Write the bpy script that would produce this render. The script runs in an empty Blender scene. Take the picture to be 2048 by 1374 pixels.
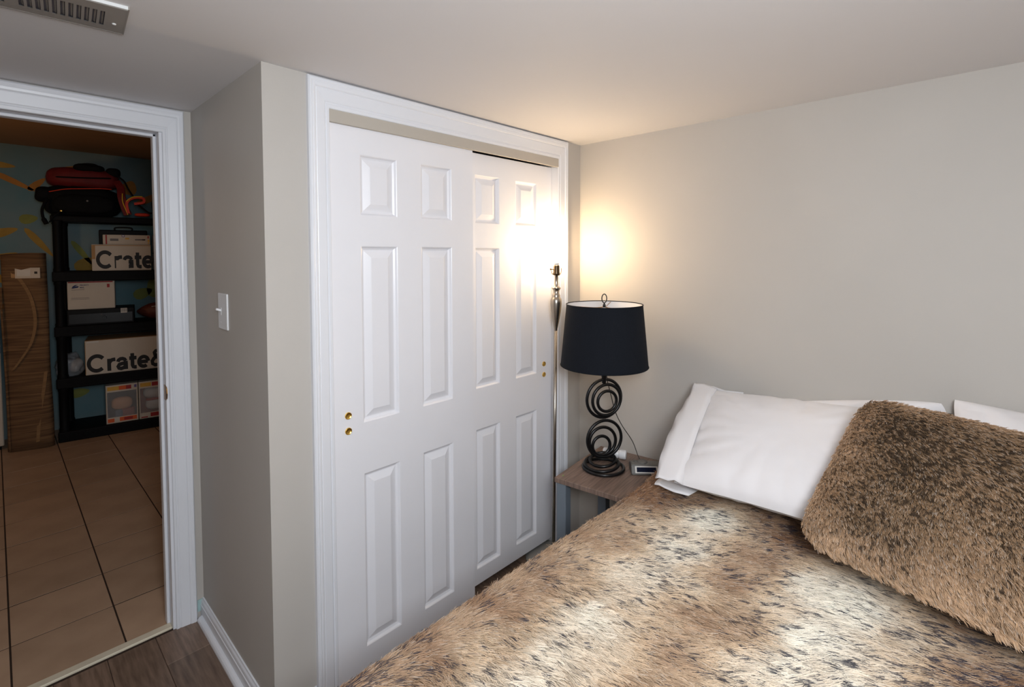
import bpy, bmesh, math, random
import numpy as np
from mathutils import Vector, Matrix, Euler
random.seed(7); RNG = np.random.default_rng(11)
S = bpy.context.scene; COL = S.collection
R = math.radians; PI = math.pi

# ------------------------------------------------------------------ camera, light, exposure
H = 2.13                                   # bedroom ceiling height
CAM = Vector((-0.5811, -1.6117, 1.5398))
def camera():
    yaw, pitch, roll = 0.8060, -0.0392, 0.0026
    f = Vector((math.sin(yaw)*math.cos(pitch), math.cos(yaw)*math.cos(pitch), math.sin(pitch)))
    r = Vector((math.cos(yaw), -math.sin(yaw), 0)); d = f.cross(r)
    r2 = r*math.cos(roll) + d*math.sin(roll); d2 = -r*math.sin(roll) + d*math.cos(roll)
    m = Matrix(((r2.x, -d2.x, -f.x, CAM.x), (r2.y, -d2.y, -f.y, CAM.y), (r2.z, -d2.z, -f.z, CAM.z), (0, 0, 0, 1)))
    c = bpy.data.cameras.new('camera'); o = bpy.data.objects.new('camera', c); COL.objects.link(o)
    o.matrix_world = m; c.sensor_width = 36; c.lens = 36*995.61/2048
    c.shift_y = -(687-549.21)/2048; c.clip_start = 0.02
    S.camera = o
camera()
def lamp(name, kind, loc, energy, color, size=0.1, target=None, **k):
    l = bpy.data.lights.new(name, kind); l.energy = energy; l.color = color
    if kind == 'AREA': l.shape = 'DISK'; l.size = size
    else: l.shadow_soft_size = size
    for a, b in k.items(): setattr(l, a, b)
    o = bpy.data.objects.new(name, l); COL.objects.link(o); o.location = loc
    if target: o.rotation_euler = (Vector(target)-Vector(loc)).to_track_quat('-Z', 'Y').to_euler()
    return o
w = bpy.data.worlds.new('world'); S.world = w; w.use_nodes = True
w.node_tree.nodes['Background'].inputs[0].default_value = (0.5, 0.55, 0.62, 1); w.node_tree.nodes['Background'].inputs[1].default_value = 0.05
# photographer's diffused flash, above and behind the camera
lamp('flash_diffuser', 'AREA', (-0.60, -1.95, 1.86), 17, (0.90, 0.95, 1.0), 0.6, (0.95, -0.2, 0.95))
lamp('flash_dome', 'POINT', (-0.50, -1.86, 1.64), 50, (0.90, 0.95, 1.0), 0.16)
# warm ceiling lamp of the storage room beyond the doorway
lamp('storage_room_light', 'POINT', (-1.35, 2.6, 1.75), 9.5, (1.0, 0.60, 0.30), 0.12)
vs = S.view_settings; vs.view_transform = 'Standard'; vs.look = 'None'; vs.gamma = 1; vs.exposure = 0.0; vs.use_curve_mapping = False
S.display_settings.display_device = 'sRGB'

# ------------------------------------------------------------------ helpers
def lin(*c):
    o = []
    for v in c:
        v = v/255.0
        o.append(v/12.92 if v <= .04045 else ((v+.055)/1.055)**2.4)
    return tuple(o)
def mat(name, col, rough=.5, metal=0., noise=0., nscale=20, bump=0., bscale=200, spec=.5, stretch=None, col2=None, emit=None, estr=0, alpha=1., trans=0., coat=0., sheen=0.):
    m = bpy.data.materials.new(name); m.use_nodes = True; nt = m.node_tree; N = nt.nodes; L = nt.links
    b = N['Principled BSDF']; b.inputs['Base Color'].default_value = (*col, 1); b.inputs['Roughness'].default_value = rough
    b.inputs['Metallic'].default_value = metal; b.inputs['Specular IOR Level'].default_value = spec
    b.inputs['Alpha'].default_value = alpha; b.inputs['Transmission Weight'].default_value = trans
    b.inputs['Coat Weight'].default_value = coat; b.inputs['Sheen Weight'].default_value = sheen
    if emit: b.inputs['Emission Color'].default_value = (*emit, 1); b.inputs['Emission Strength'].default_value = estr
    if noise or bump:
        tc = N.new('ShaderNodeTexCoord'); mp = N.new('ShaderNodeMapping'); L.new(tc.outputs['Object'], mp.inputs[0])
        if stretch: mp.inputs['Scale'].default_value = stretch
        if noise:
            n = N.new('ShaderNodeTexNoise'); n.inputs['Scale'].default_value = nscale; n.inputs['Detail'].default_value = 5
            L.new(mp.outputs[0], n.inputs['Vector']); x = N.new('ShaderNodeMix'); x.data_type = 'RGBA'
            c2 = col2 if col2 else tuple(v*(1-noise) for v in col)
            x.inputs[6].default_value = (*col, 1); x.inputs[7].default_value = (*c2, 1)
            rp = N.new('ShaderNodeMapRange'); rp.inputs[1].default_value = .3; rp.inputs[2].default_value = .7
            L.new(n.outputs['Fac'], rp.inputs[0]); L.new(rp.outputs[0], x.inputs[0]); L.new(x.outputs[2], b.inputs['Base Color'])
        if bump:
            n2 = N.new('ShaderNodeTexNoise'); n2.inputs['Scale'].default_value = bscale; n2.inputs['Detail'].default_value = 3
            L.new(mp.outputs[0], n2.inputs['Vector']); bp = N.new('ShaderNodeBump'); bp.inputs['Strength'].default_value = bump; bp.inputs['Distance'].default_value = .002
            L.new(n2.outputs['Fac'], bp.inputs['Height']); L.new(bp.outputs[0], b.inputs['Normal'])
    return m
M = {}
M['wall'] = mat('greige_wall_paint', lin(188, 183, 177), .55, noise=.05, nscale=2.2, bump=.05, bscale=350, spec=.3)
M['ceiling'] = mat('ceiling_paint', lin(222, 220, 221), .7, noise=.03, nscale=1.5, bump=.04, bscale=300, spec=.2)
M['trim'] = mat('white_trim_gloss', lin(224, 226, 232), .36, noise=.015, nscale=5, bump=.015, bscale=60)
M['door'] = mat('white_door_paint', lin(231, 231, 236), .3, noise=.015, nscale=8, bump=.03, bscale=160)
M['valance'] = mat('greige_valance', lin(182, 175, 165), .5, noise=.03, nscale=6)
M['brass'] = mat('polished_brass', lin(236, 196, 104), .3, 1, noise=.1, nscale=40)
M['oldbrass'] = mat('worn_brass', lin(160, 118, 62), .3, 1, noise=.3, nscale=60)
M['nickel'] = mat('brushed_nickel', lin(176, 168, 158), .27, 1, noise=.08, nscale=60, stretch=(1, 1, .05))
M['satin'] = mat('satin_grey_lamp_base', lin(172, 170, 164), .45, .35, noise=.05, nscale=20)
M['bronze'] = mat('dark_socket_metal', lin(92, 78, 62), .3, 1, noise=.2, nscale=80)
M['black'] = mat('black_enamel_metal', lin(20, 20, 22), .32, .3, noise=.2, nscale=50)
M['shade'] = mat('black_linen_shade', lin(20, 24, 32), .85, noise=.35, nscale=260, bump=.3, bscale=700, spec=.2)
M['shadein'] = mat('white_shade_lining', lin(225, 225, 228), .7, noise=.03, nscale=30)
M['cord'] = mat('dark_brown_cord', lin(44, 36, 32), .5, noise=.2, nscale=60)
M['plastic'] = mat('white_plastic', lin(228, 228, 230), .35, noise=.02, nscale=30)
M['ventm'] = mat('beige_vent_enamel', lin(150, 144, 138), .45, noise=.05, nscale=12)
M['ventw'] = mat('white_vent_edge', lin(222, 224, 224), .45, noise=.04, nscale=12)
M['dark'] = mat('duct_dark', lin(92, 88, 94), .8, noise=.2, nscale=10)
M['legs'] = mat('blue_grey_leg_paint', lin(112, 122, 132), .45, noise=.06, nscale=14)
M['sheet'] = mat('white_cotton', lin(226, 223, 224), .8, noise=.03, nscale=5, bump=.12, bscale=900, spec=.2, sheen=.2)
M['mattress'] = mat('white_ticking', lin(215, 213, 208), .8, noise=.05, nscale=8)
M['bedwood'] = mat('dark_bed_wood', lin(60, 46, 38), .5, noise=.3, nscale=6, stretch=(8, 1, 1))
M['mortar'] = mat('dark_grout', lin(48, 32, 22), .9, noise=.2, nscale=30)
M['sub'] = mat('dark_underlay', lin(40, 32, 26), .9, noise=.2, nscale=30)
M['marble'] = mat('cream_marble', lin(222, 212, 190), .35, noise=.1, nscale=18)
M['rack'] = mat('black_rack_plastic', lin(12, 13, 16), .6, spec=.15, noise=.2, nscale=20, bump=.1, bscale=300)
M['carton'] = mat('white_carton', lin(214, 204, 190), .7, noise=.05, nscale=8)
M['carton_tan'] = mat('tan_carton_edge', lin(190, 150, 104), .8, noise=.1, nscale=20)
M['ink'] = mat('black_print', lin(20, 17, 16), .6, noise=.1, nscale=30)
M['inkblue'] = mat('navy_print', lin(34, 52, 104), .6, noise=.1, nscale=30)
M['inkgrey'] = mat('grey_print', lin(120, 116, 116), .6, noise=.1, nscale=30)
M['inkred'] = mat('red_print', lin(170, 40, 38), .6, noise=.1, nscale=30)
M['inkorange'] = mat('orange_print', lin(232, 100, 40), .6, noise=.1, nscale=30)
M['inkyellow'] = mat('yellow_print', lin(226, 176, 70), .6, noise=.1, nscale=30)
M['inkwhite'] = mat('white_print', lin(225, 222, 216), .6, noise=.05, nscale=30)
M['inkpurple'] = mat('violet_print', lin(104, 92, 150), .6, noise=.1, nscale=30)
M['electronics'] = mat('black_electronics', lin(15, 15, 17), .55, spec=.2, noise=.2, nscale=30)
M['greycase'] = mat('grey_cases', lin(86, 88, 96), .5, noise=.2, nscale=20)
M['leather'] = mat('brown_ball_leather', lin(104, 50, 36), .55, noise=.25, nscale=40, bump=.3, bscale=500)
M['bag'] = mat('black_nylon', lin(16, 17, 21), .8, spec=.2, noise=.3, nscale=25, bump=.4, bscale=120)
M['red'] = mat('red_nylon', lin(118, 22, 26), .7, noise=.3, nscale=18, bump=.4, bscale=120)
M['orangered'] = mat('bright_red_webbing', lin(226, 62, 34), .6, noise=.15, nscale=25)
M['yellow'] = mat('yellow_piping', lin(240, 200, 50), .6, noise=.1, nscale=25)
M['basket'] = mat('dark_brown_weave', lin(74, 50, 36), .8, noise=.4, nscale=40, stretch=(1, 1, 6))
M['clearbag'] = mat('clear_bag_film', lin(200, 205, 212), .25, alpha=.55, noise=.2, nscale=14, bump=.6, bscale=40)
M['film'] = mat('clear_window_film', lin(230, 232, 235), .08, alpha=.16, noise=.05, nscale=10)
M['tray'] = mat('white_blister_tray', lin(206, 208, 210), .35, noise=.06, nscale=20)
M['peach'] = mat('peach_card', lin(206, 150, 104), .5, noise=.12, nscale=14)
M['rust'] = mat('rust_card', lin(150, 66, 44), .6, noise=.2, nscale=14)
M['bluegrey'] = mat('blue_grey_band', lin(74, 92, 112), .5, noise=.1, nscale=14)
M['tealraw'] = mat('pale_teal_unpainted', lin(168, 196, 196), .7, noise=.1, nscale=30)
M['silver'] = mat('grey_clock_body', lin(104, 102, 98), .4, noise=.08, nscale=24)
M['screen'] = mat('dark_clock_face', lin(22, 30, 52), .15, noise=.2, nscale=40)
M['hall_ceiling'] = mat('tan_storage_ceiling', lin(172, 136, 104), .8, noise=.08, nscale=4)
M['green'] = mat('green_scrap', lin(120, 210, 60), .6, noise=.1, nscale=40)
M['leafa'] = mat('amber_brushstroke', lin(190, 152, 70), .8, noise=.25, nscale=9)
M['leafb'] = mat('orange_brushstroke', lin(198, 136, 62), .8, noise=.25, nscale=9)
M['leafc'] = mat('olive_brushstroke', lin(150, 154, 82), .8, noise=.25, nscale=9)
M['bulb'] = mat('lit_bulb_glass', lin(255, 240, 215), .3, emit=(1.0, .72, .42), estr=175)
M['oakwash'] = mat('grey_brown_woodgrain', lin(138, 116, 104), .45, noise=.3, nscale=5, stretch=(2, 26, 2), col2=lin(98, 80, 70))
def wood_floor():
    m = mat('brown_vinyl_plank', lin(132, 110, 95), .42, noise=.3, nscale=3.5, stretch=(22, 2.2, 4), col2=lin(94, 76, 64), bump=.08, bscale=60)
    nt = m.node_tree; N = nt.nodes; L = nt.links; b = N['Principled BSDF']
    oi = N.new('ShaderNodeObjectInfo'); hs = N.new('ShaderNodeHueSaturation'); mr = N.new('ShaderNodeMapRange')
    mr.inputs[3].default_value = .85; mr.inputs[4].default_value = 1.15
    L.new(oi.outputs['Random'], mr.inputs[0]); L.new(mr.outputs[0], hs.inputs['Value'])
    src = b.inputs['Base Color'].links[0].from_socket; L.new(src, hs.inputs['Color']); L.new(hs.outputs[0], b.inputs['Base Color'])
    return m
M['plank'] = wood_floor()
def tile_mat():
    m = mat('beige_ceramic_tile', lin(190, 161, 136), .45, noise=.12, nscale=5, col2=lin(172, 144, 120), bump=.06, bscale=30)
    nt = m.node_tree; N = nt.nodes; L = nt.links; b = N['Principled BSDF']
    oi = N.new('ShaderNodeObjectInfo'); hs = N.new('ShaderNodeHueSaturation'); mr = N.new('ShaderNodeMapRange')
    mr.inputs[3].default_value = .93; mr.inputs[4].default_value = 1.07
    L.new(oi.outputs['Random'], mr.inputs[0]); L.new(mr.outputs[0], hs.inputs['Value'])
    src = b.inputs['Base Color'].links[0].from_socket; L.new(src, hs.inputs['Color']); L.new(hs.outputs[0], b.inputs['Base Color'])
    return m
M['tile'] = tile_mat()
M['mural'] = mat('teal_mural_paint', lin(96, 140, 152), .8, noise=.4, nscale=1.6, col2=lin(140, 150, 150), bump=.05, bscale=60)
M['rug'] = mat('striped_jute', lin(140, 108, 74), .85, noise=.5, nscale=6, stretch=(.6, .6, 14), col2=lin(88, 62, 42), bump=.5, bscale=160)

def link(name, me, m=None, parent=None):
    o = bpy.data.objects.new(name, me); COL.objects.link(o)
    if m is not None: me.materials.append(M[m] if isinstance(m, str) else m)
    if parent is not None: o.parent = parent
    return o
def ob(name, bm, m=None, parent=None, smooth=False):
    me = bpy.data.meshes.new(name); bm.normal_update(); bm.to_mesh(me); bm.free()
    if smooth:
        for p in me.polygons: p.use_smooth = True
    return link(name, me, m, parent)
def tag(o, label=None, cat=None, group=None, kind=None):
    if label: o['label'] = label
    if cat: o['category'] = cat
    if group: o['group'] = group
    if kind: o['kind'] = kind
    return o
def struct(o, label=None): return tag(o, label, kind='structure')
def empty(name, loc=(0, 0, 0), rz=0, label=None, cat=None, group=None):
    o = bpy.data.objects.new(name, None); COL.objects.link(o); o.location = loc; o.rotation_euler = (0, 0, rz)
    o.empty_display_size = .05
    return tag(o, label, cat, group)
def box(bm, x0, x1, y0, y1, z0, z1, bev=0, seg=1, mtx=None):
    r = bmesh.ops.create_cube(bm, size=1.0); v = r['verts']
    bmesh.ops.scale(bm, vec=(x1-x0, y1-y0, z1-z0), verts=v)
    bmesh.ops.translate(bm, vec=((x0+x1)/2, (y0+y1)/2, (z0+z1)/2), verts=v)
    if mtx is not None: bmesh.ops.transform(bm, matrix=mtx, verts=v)
    if bev:
        e = list({e for q in v for e in q.link_edges})
        bmesh.ops.bevel(bm, geom=e, offset=bev, segments=seg, affect='EDGES', profile=.5)
def B(*a, **k):
    bm = bmesh.new(); box(bm, *a, **k); return bm
def lathe(prof, n=32, bm=None, mtx=None):
    bm = bm or bmesh.new(); rings = []; new = []
    for r, z in prof:
        if r < 1e-6: q = [bm.verts.new((0, 0, z))]
        else: q = [bm.verts.new((r*math.cos(2*PI*i/n), r*math.sin(2*PI*i/n), z)) for i in range(n)]
        rings.append(q); new += q
    for a, b in zip(rings, rings[1:]):
        if len(a) == 1 and len(b) == 1: continue
        for i in range(n):
            j = (i+1) % n
            if len(a) == 1: bm.faces.new((a[0], b[j], b[i]))
            elif len(b) == 1: bm.faces.new((a[i], a[j], b[0]))
            else: bm.faces.new((a[i], a[j], b[j], b[i]))
    if mtx is not None: bmesh.ops.transform(bm, matrix=mtx, verts=new)
    return bm
def tube(pts, r, n=8, closed=False, bm=None):
    bm = bm or bmesh.new(); P = [Vector(p) for p in pts]; k = len(P); rings = []; up = None
    for i in range(k):
        t = (P[(i+1) % k]-P[i-1]) if closed else (P[min(i+1, k-1)]-P[max(i-1, 0)])
        t.normalize()
        if up is None:
            up = t.orthogonal().normalized()
        up = (up-t*up.dot(t)); up.normalize(); s = t.cross(up)
        rr = r[i] if isinstance(r, (list, tuple)) else r
        rings.append([bm.verts.new(P[i]+(up*math.cos(2*PI*j/n)+s*math.sin(2*PI*j/n))*rr) for j in range(n)])
    # closed loops: match twist roughly by nearest offset
    for i in range(k if closed else k-1):
        a, b = rings[i], rings[(i+1) % k]; off = 0
        if closed and i == k-1:
            off = min(range(n), key=lambda q: (a[0].co-b[q].co).length)
        for j in range(n):
            bm.faces.new((a[j], a[(j+1) % n], b[(j+1+off) % n], b[(j+off) % n]))
    if not closed:
        bm.faces.new(rings[0][::-1]); bm.faces.new(rings[-1])
    return bm
def smoothpath(pts, n=40):
    P = [Vector(p) for p in pts]; out = []
    Q = [P[0]]+P+[P[-1]]; m = len(P)-1
    for s in range(n+1):
        u = s/n*m; i = min(int(u), m-1); t = u-i; a, b, c, d = Q[i:i+4]
        out.append(.5*((2*b)+(c-a)*t+(2*a-5*b+4*c-d)*t*t+(-a+3*b-3*c+d)*t**3))
    return out
def poly_extrude(pts2, place, depth_vec, bm=None):
    """closed outline, pts placed by place(x,y)->Vector, extruded along depth_vec"""
    bm = bm or bmesh.new(); a = [bm.verts.new(place(*p)) for p in pts2]; b = [bm.verts.new(place(*p)+depth_vec) for p in pts2]; n = len(a)
    bm.faces.new(a[::-1]); bm.faces.new(b)
    for i in range(n): bm.faces.new((a[i], a[(i+1) % n], b[(i+1) % n], b[i]))
    return bm
# value noise in numpy (3-D points)
_T = RNG.random((64, 64, 64)).astype(np.float32)
def vnoise(p, sc=1.0, seed=0):
    q = np.asarray(p, np.float32)*sc+seed*17.31; i = np.floor(q).astype(int); f = q-i; f = f*f*(3-2*f); i %= 64; j = (i+1) % 64
    def g(a, b, c): return _T[a[..., 0], b[..., 1], c[..., 2]]
    x, y, z = f[..., 0], f[..., 1], f[..., 2]
    c00 = g(i, i, i)*(1-x)+g(j, i, i)*x; c10 = g(i, j, i)*(1-x)+g(j, j, i)*x; c01 = g(i, i, j)*(1-x)+g(j, i, j)*x; c11 = g(i, j, j)*(1-x)+g(j, j, j)*x
    return (c00*(1-y)+c10*y)*(1-z)+(c01*(1-y)+c11*y)*z
def fbm(p, sc, seed=0, o=3):
    v = 0; a = .5
    for k in range(o): v = v+a*vnoise(p, sc*2**k, seed+k); a *= .5
    return v/(1-.5**o)
def blob(dim, loc, exp=.6, amp=.02, sc=6, seed=0, nu=28, nv=18, flat=True, mtx=None):
    """lumpy super-ellipsoid"""
    bm = bmesh.new(); vs = []
    for i in range(nv+1):
        row = []; ph = -PI/2+PI*i/nv
        for j in range(nu):
            th = 2*PI*j/nu
            f = lambda t, e: math.copysign(abs(t)**e, t)
            p = np.array([dim[0]/2*f(math.cos(ph), exp)*f(math.cos(th), exp), dim[1]/2*f(math.cos(ph), exp)*f(math.sin(th), exp), dim[2]/2*f(math.sin(ph), exp)])
            n = p/(np.linalg.norm(p)+1e-9); d = (float(fbm(p[None], sc, seed)[0])-.5)*2*amp; p = p+n*d
            row.append(bm.verts.new(Vector(p)+Vector(loc)))
        vs.append(row)
    for i in range(nv):
        for j in range(nu):
            k = (j+1) % nu; bm.faces.new((vs[i][j], vs[i][k], vs[i+1][k], vs[i+1][j]))
    bmesh.ops.remove_doubles(bm, verts=bm.verts, dist=1e-5)
    if mtx is not None: bmesh.ops.transform(bm, matrix=mtx, verts=bm.verts)
    return bm
def text_mesh(txt, height, bold=.02, wide=1.0, spacing=1.0, ext=.0006):
    c = bpy.data.curves.new('lettering', 'FONT'); c.body = txt; c.size = 1; c.offset = bold; c.extrude = 0; c.space_character = spacing; c.fill_mode = 'FRONT'
    o = bpy.data.objects.new('lettering_curve', c); COL.objects.link(o); bpy.context.view_layer.update()
    me = bpy.data.meshes.new_from_object(o.evaluated_get(bpy.context.evaluated_depsgraph_get()))
    bpy.data.objects.remove(o); bpy.data.curves.remove(c)
    n = len(me.vertices); co = np.empty(n*3, np.float32); me.vertices.foreach_get('co', co); co = co.reshape(-1, 3)
    mn, mx = co.min(0), co.max(0); s = height/(mx[1]-mn[1]); co = (co-mn)*s; co[:, 0] *= wide; co[:, 2] = 0
    me.vertices.foreach_set('co', co.ravel()); me.update(); me.materials.clear()
    return me, float(co[:, 0].max())
def lettering(txt, height, origin, udir, vdir, m, parent, bold=.02, width=None, spacing=1.0, name='lettering'):
    me, wd = text_mesh(txt, height, bold, 1.0, spacing)
    o = link(name, me, m, parent); sx = width/wd if width else 1.0
    u = Vector(udir).normalized(); v = Vector(vdir).normalized(); n = u.cross(v)
    o.matrix_local = Matrix(((u.x*sx, v.x, n.x, origin[0]), (u.y*sx, v.y, n.y, origin[1]), (u.z*sx, v.z, n.z, origin[2]), (0, 0, 0, 1)))
    return o

GLYPH = {'C': (1.08, [[(.5+.43*math.cos(R(a)), .5+.42*math.sin(R(a))) for a in range(38, 323, 12)]]),
 'r': (.50, [[(.09, 0), (.09, .70)], [(.09, .44), (.16, .56), (.27, .63), (.44, .64)]]),
 'a': (.70, [[(.53, 0), (.53, .30), (.52, .48)], [(.08, .47), (.12, .57), (.22, .63), (.34, .635), (.45, .59), (.52, .48)], [(.53, .37), (.30, .35), (.14, .30), (.08, .20), (.13, .10), (.25, .065), (.39, .10), (.48, .18), (.53, .28)]]),
 't': (.50, [[(.20, .90), (.20, .20), (.24, .10), (.34, .07), (.44, .075)], [(.02, .62), (.44, .62)]]),
 'e': (.76, [[(.10, .345), (.60, .345)], [(.35+.27*math.cos(R(a)), .35+.285*math.sin(R(a))) for a in range(0, 322, 14)]]),
 '&': (.95, [[(.88, .02), (.26, .70), (.24, .82), (.32, .91), (.44, .92), (.53, .85), (.50, .72), (.20, .46), (.10, .32), (.12, .16), (.26, .07), (.46, .08), (.64, .20), (.74, .36), (.78, .48)]])}
def bold_text(txt, height, origin, m, parent, width, y, weight=.215):
    """heavy rounded-grotesque lettering as flat print on the box front (x, z plane of the parent)"""
    total = sum(GLYPH[c][0] for c in txt)-.10; sx = width/total; bm = bmesh.new(); pen = 0; k = 0
    for ch in txt:
        adv, lines = GLYPH[ch]
        for ln in lines:
            P = [Vector((x+pen, z)) for x, z in ln]; L_, R_ = [], []; k += 1
            for i, p in enumerate(P):
                t = (P[min(i+1, len(P)-1)]-P[max(i-1, 0)]).normalized(); nn_ = Vector((-t.y, t.x))*weight/2
                for side, lst in ((1, L_), (-1, R_)):
                    q = p+nn_*side; lst.append(bm.verts.new((origin[0]+(q.x-.02)*sx, y-.00012*k, origin[1]+q.y*height)))
            for i in range(len(P)-1): bm.faces.new((L_[i], R_[i], R_[i+1], L_[i+1]))
        pen += adv
    return ob('lettering', bm, m, parent)

# ------------------------------------------------------------------ dimensions
XR = 1.6334; D = 0.7792; T = .12                     # headboard wall, doorway wall, wall thickness
CX0, CX1, CZ = .205, 1.441, 2.030                    # closet opening
DX0, DX1, DZ = -0.875, -0.112, 2.030                 # doorway opening
XL, YB = -2.3, -3.0                                  # bedroom extents out of view
FY, FZ = 4.33, 2.48                                  # storage room far wall and ceiling
FX0, FX1 = -3.0, 2.2

# ------------------------------------------------------------------ walls, ceiling
bm = bmesh.new()
box(bm, 0, CX0-.006, 0, T, 0, H); box(bm, CX1+.006, XR+T, 0, T, 0, H); box(bm, CX0-.006, CX1+.006, 0, T, CZ+.006, H)
struct(ob('wall_closet', bm, 'wall'), 'greige wall holding the white sliding closet doors')
struct(ob('wall_right', B(XR, XR+T, YB, 0, 0, H), 'wall'), 'greige wall behind the bed pillows')
struct(ob('wall_side', B(0, T, T, D, 0, H), 'wall'), 'short greige return wall with the light switch')
bm = bmesh.new()
box(bm, DX1+.018, FX1, D, D+T, 0, FZ); box(bm, XL-T, DX0-.018, D, D+T, 0, FZ); box(bm, DX0-.018, DX1+.018, D, D+T, DZ+.018, FZ)
struct(ob('wall_door', bm, 'wall'), 'greige wall around the open doorway')
struct(ob('wall_left', B(XL-T, XL, YB, D, 0, H), 'wall'), 'greige wall out of view beside the camera')
struct(ob('wall_rear', B(XL-T, XR+T, YB-T, YB, 0, H), 'wall'), 'greige wall out of view behind the camera')
struct(ob('ceiling', B(XL-T, XR+T, YB-T, D, H, H+.1), 'ceiling'), 'plain white bedroom ceiling')
bm = bmesh.new(); box(bm, T, XR+T, D-.02, D, 0, H)
struct(ob('wall_closet_back', bm, 'wall'), 'back wall inside the closet')
struct(ob('wall_closet_end', B(XR, XR+T, T, D-.02, 0, H), 'wall'), 'end wall inside the closet')
# storage room shell
mural = struct(ob('wall_mural', B(FX0, FX1, FY, FY+T, 0, FZ), 'mural'), 'teal mural wall with yellow brush strokes behind the black shelves')
struct(ob('wall_storage_left', B(FX0-T, FX0, D+T, FY, 0, FZ), 'mural'), 'storage room side wall out of view')
struct(ob('wall_storage_right', B(FX1, FX1+T, D, FY, 0, FZ), 'mural'), 'storage room side wall hidden by the doorway')
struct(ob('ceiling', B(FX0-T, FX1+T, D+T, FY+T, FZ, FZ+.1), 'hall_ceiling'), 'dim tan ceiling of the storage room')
# brush strokes painted on the mural (x, z, length, width, angle, colour)
def stroke(x, z, l, wd, a, m):
    pts = []
    for k in range(12):
        t = k/12*2*PI; pts.append((l/2*math.cos(t), wd/2*math.sin(t)*(1-.35*math.cos(t))))
    ca, sa = math.cos(a), math.sin(a)
    bm = poly_extrude(pts, lambda u, v: Vector((x+u*ca-v*sa, FY, z+u*sa+v*ca)), Vector((0, -.002, 0)))
    ob('brush_stroke', bm, m, mural)
strokes = [(-.51, 2.30, .17, .05, -.06, 'leafa'), (-.44, 2.17, .30, .045, -.50, 'leafb'), (-.10, 2.31, .26, .05, .36, 'leafb'), (-.30, 2.16, .16, .05, .8, 'leafb'),
    (.34, 2.19, .14, .12, 1.2, 'leafb'), (.52, 2.11, .30, .06, .5, 'leafb'), (-.60, 1.92, .16, .08, 1.1, 'leafb'), (-.52, 1.74, .20, .07, .35, 'leafa'), (-.36, 1.86, .12, .08, .2, 'leafc'),
    (-.30, 1.66, .30, .05, -.95, 'leafa'), (-.53, 1.54, .20, .045, .3, 'leafa'), (-.60, 1.22, .12, .10, .3, 'leafa'), (-.55, 1.36, .14, .05, -.9, 'leafa'),
    (-.02, 1.57, .26, .045, -1.0, 'leafc'), (.0, 1.46, .16, .13, .9, 'leafa'), (.52, 1.27, .28, .12, 1.45, 'leafc'), (.42, 1.18, .16, .10, .4, 'leafc'), (-.07, .30, .14, .08, .1, 'leafc'),
    (.22, .54, .16, .08, -.2, 'leafc'), (-.56, 1.12, .14, .05, .1, 'leafb'), (.62, 1.22, .2, .06, -.7, 'leafc')]
for s in strokes: stroke(*s)

# ------------------------------------------------------------------ floors, piece by piece
fl = struct(ob('floor', B(XL-T, XR+T, YB-T, D, -.08, -.006), 'sub'), 'brown wood-look plank floor of the bedroom')
pw, pl = .152, 1.22
me0 = {}
y_rows = int((D-YB)/pl)+2
k = 0
for i in range(int((XR-XL)/pw)+1):
    x0 = XL+i*pw; x1 = min(x0+pw-.0014, XR)
    if x1-x0 < .02: continue
    off = random.random()*pl
    y = YB-off
    while y < D:
        a, b = max(y, YB), min(y+pl-.0014, D-.001)
        if b-a > .03:
            ob('plank', B(x0, x1, a, b, -.006, -random.random()*.0005, bev=.0012), 'plank', fl)
        y += pl
hf = struct(ob('floor', B(FX0-T, FX1+T, D, FY+T, -.08, -.0012), 'mortar'), 'beige ceramic tile floor beyond the doorway')
px, py = .3215, .3205
tm = None
for i in range(-8, 9):
    for j in range(-2, 12):
        x0 = -.5802+i*px; y0 = 1.138+j*py
        a, b, c, d = max(x0+.003, FX0), min(x0+px-.003, FX1), max(y0+.003, D+.052), min(y0+py-.003, FY)
        if b-a < .02 or d-c < .02: continue
        full = abs(b-a-px+.006) < 1e-6 and abs(d-c-py+.006) < 1e-6
        if full:
            if tm is None:
                bm = B(-(px-.006)/2, (px-.006)/2, -(py-.006)/2, (py-.006)/2, -.006, 0, bev=.0004); tm = bpy.data.meshes.new('tile'); bm.to_mesh(tm); bm.free(); tm.materials.append(M['tile'])
            o = link('tile', tm, None, hf)
        else:
            o = ob('tile', B(-(b-a)/2, (b-a)/2, -(d-c)/2, (d-c)/2, -.006, 0, bev=.0004), 'tile', hf)
        o.location = ((a+b)/2, (c+d)/2, random.uniform(-.0007, .0007)); o.rotation_euler = (random.uniform(-.001, .001), random.uniform(-.001, .001), 0)
struct(ob('trim_3', B(DX0, DX1, D+.012, D+.05, -.006, .007, bev=.003), 'marble'), 'cream marble threshold strip across the doorway')

# ------------------------------------------------------------------ casings, jambs, baseboards
PROF = [(0, 0), (0, .008), (.002, .0105), (.010, .011), (.012, .009), (.015, .009), (.018, .0115), (.032, .013), (.046, .0145), (.0485, .0135), (.0515, .0170), (.058, .0185), (.061, .0178), (.064, .0195), (.070, .0190), (.074, .014), (.074, 0)]
def casing(name, x0, x1, ztop, y, wscale=1.0, topscale=1.0):
    bm = bmesh.new(); rows = []
    for o_, t in PROF:
        oz = o_*topscale; ow = o_*wscale
        rows.append([bm.verts.new(p) for p in ((x0-ow, y-t, 0), (x0-ow, y-t, ztop+oz), (x1+ow, y-t, ztop+oz), (x1+ow, y-t, 0))])
    n = len(rows)
    for i in range(n):
        a, b = rows[i], rows[(i+1) % n]
        for j in range(3): bm.faces.new((a[j], a[j+1], b[j+1], b[j]))
    return struct(ob(name, bm, 'trim'))
tag(casing('trim_1', CX0+.006, CX1-.008, CZ, 0, 1.0, 1.28), 'stepped white casing around the sliding closet doors')
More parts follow.
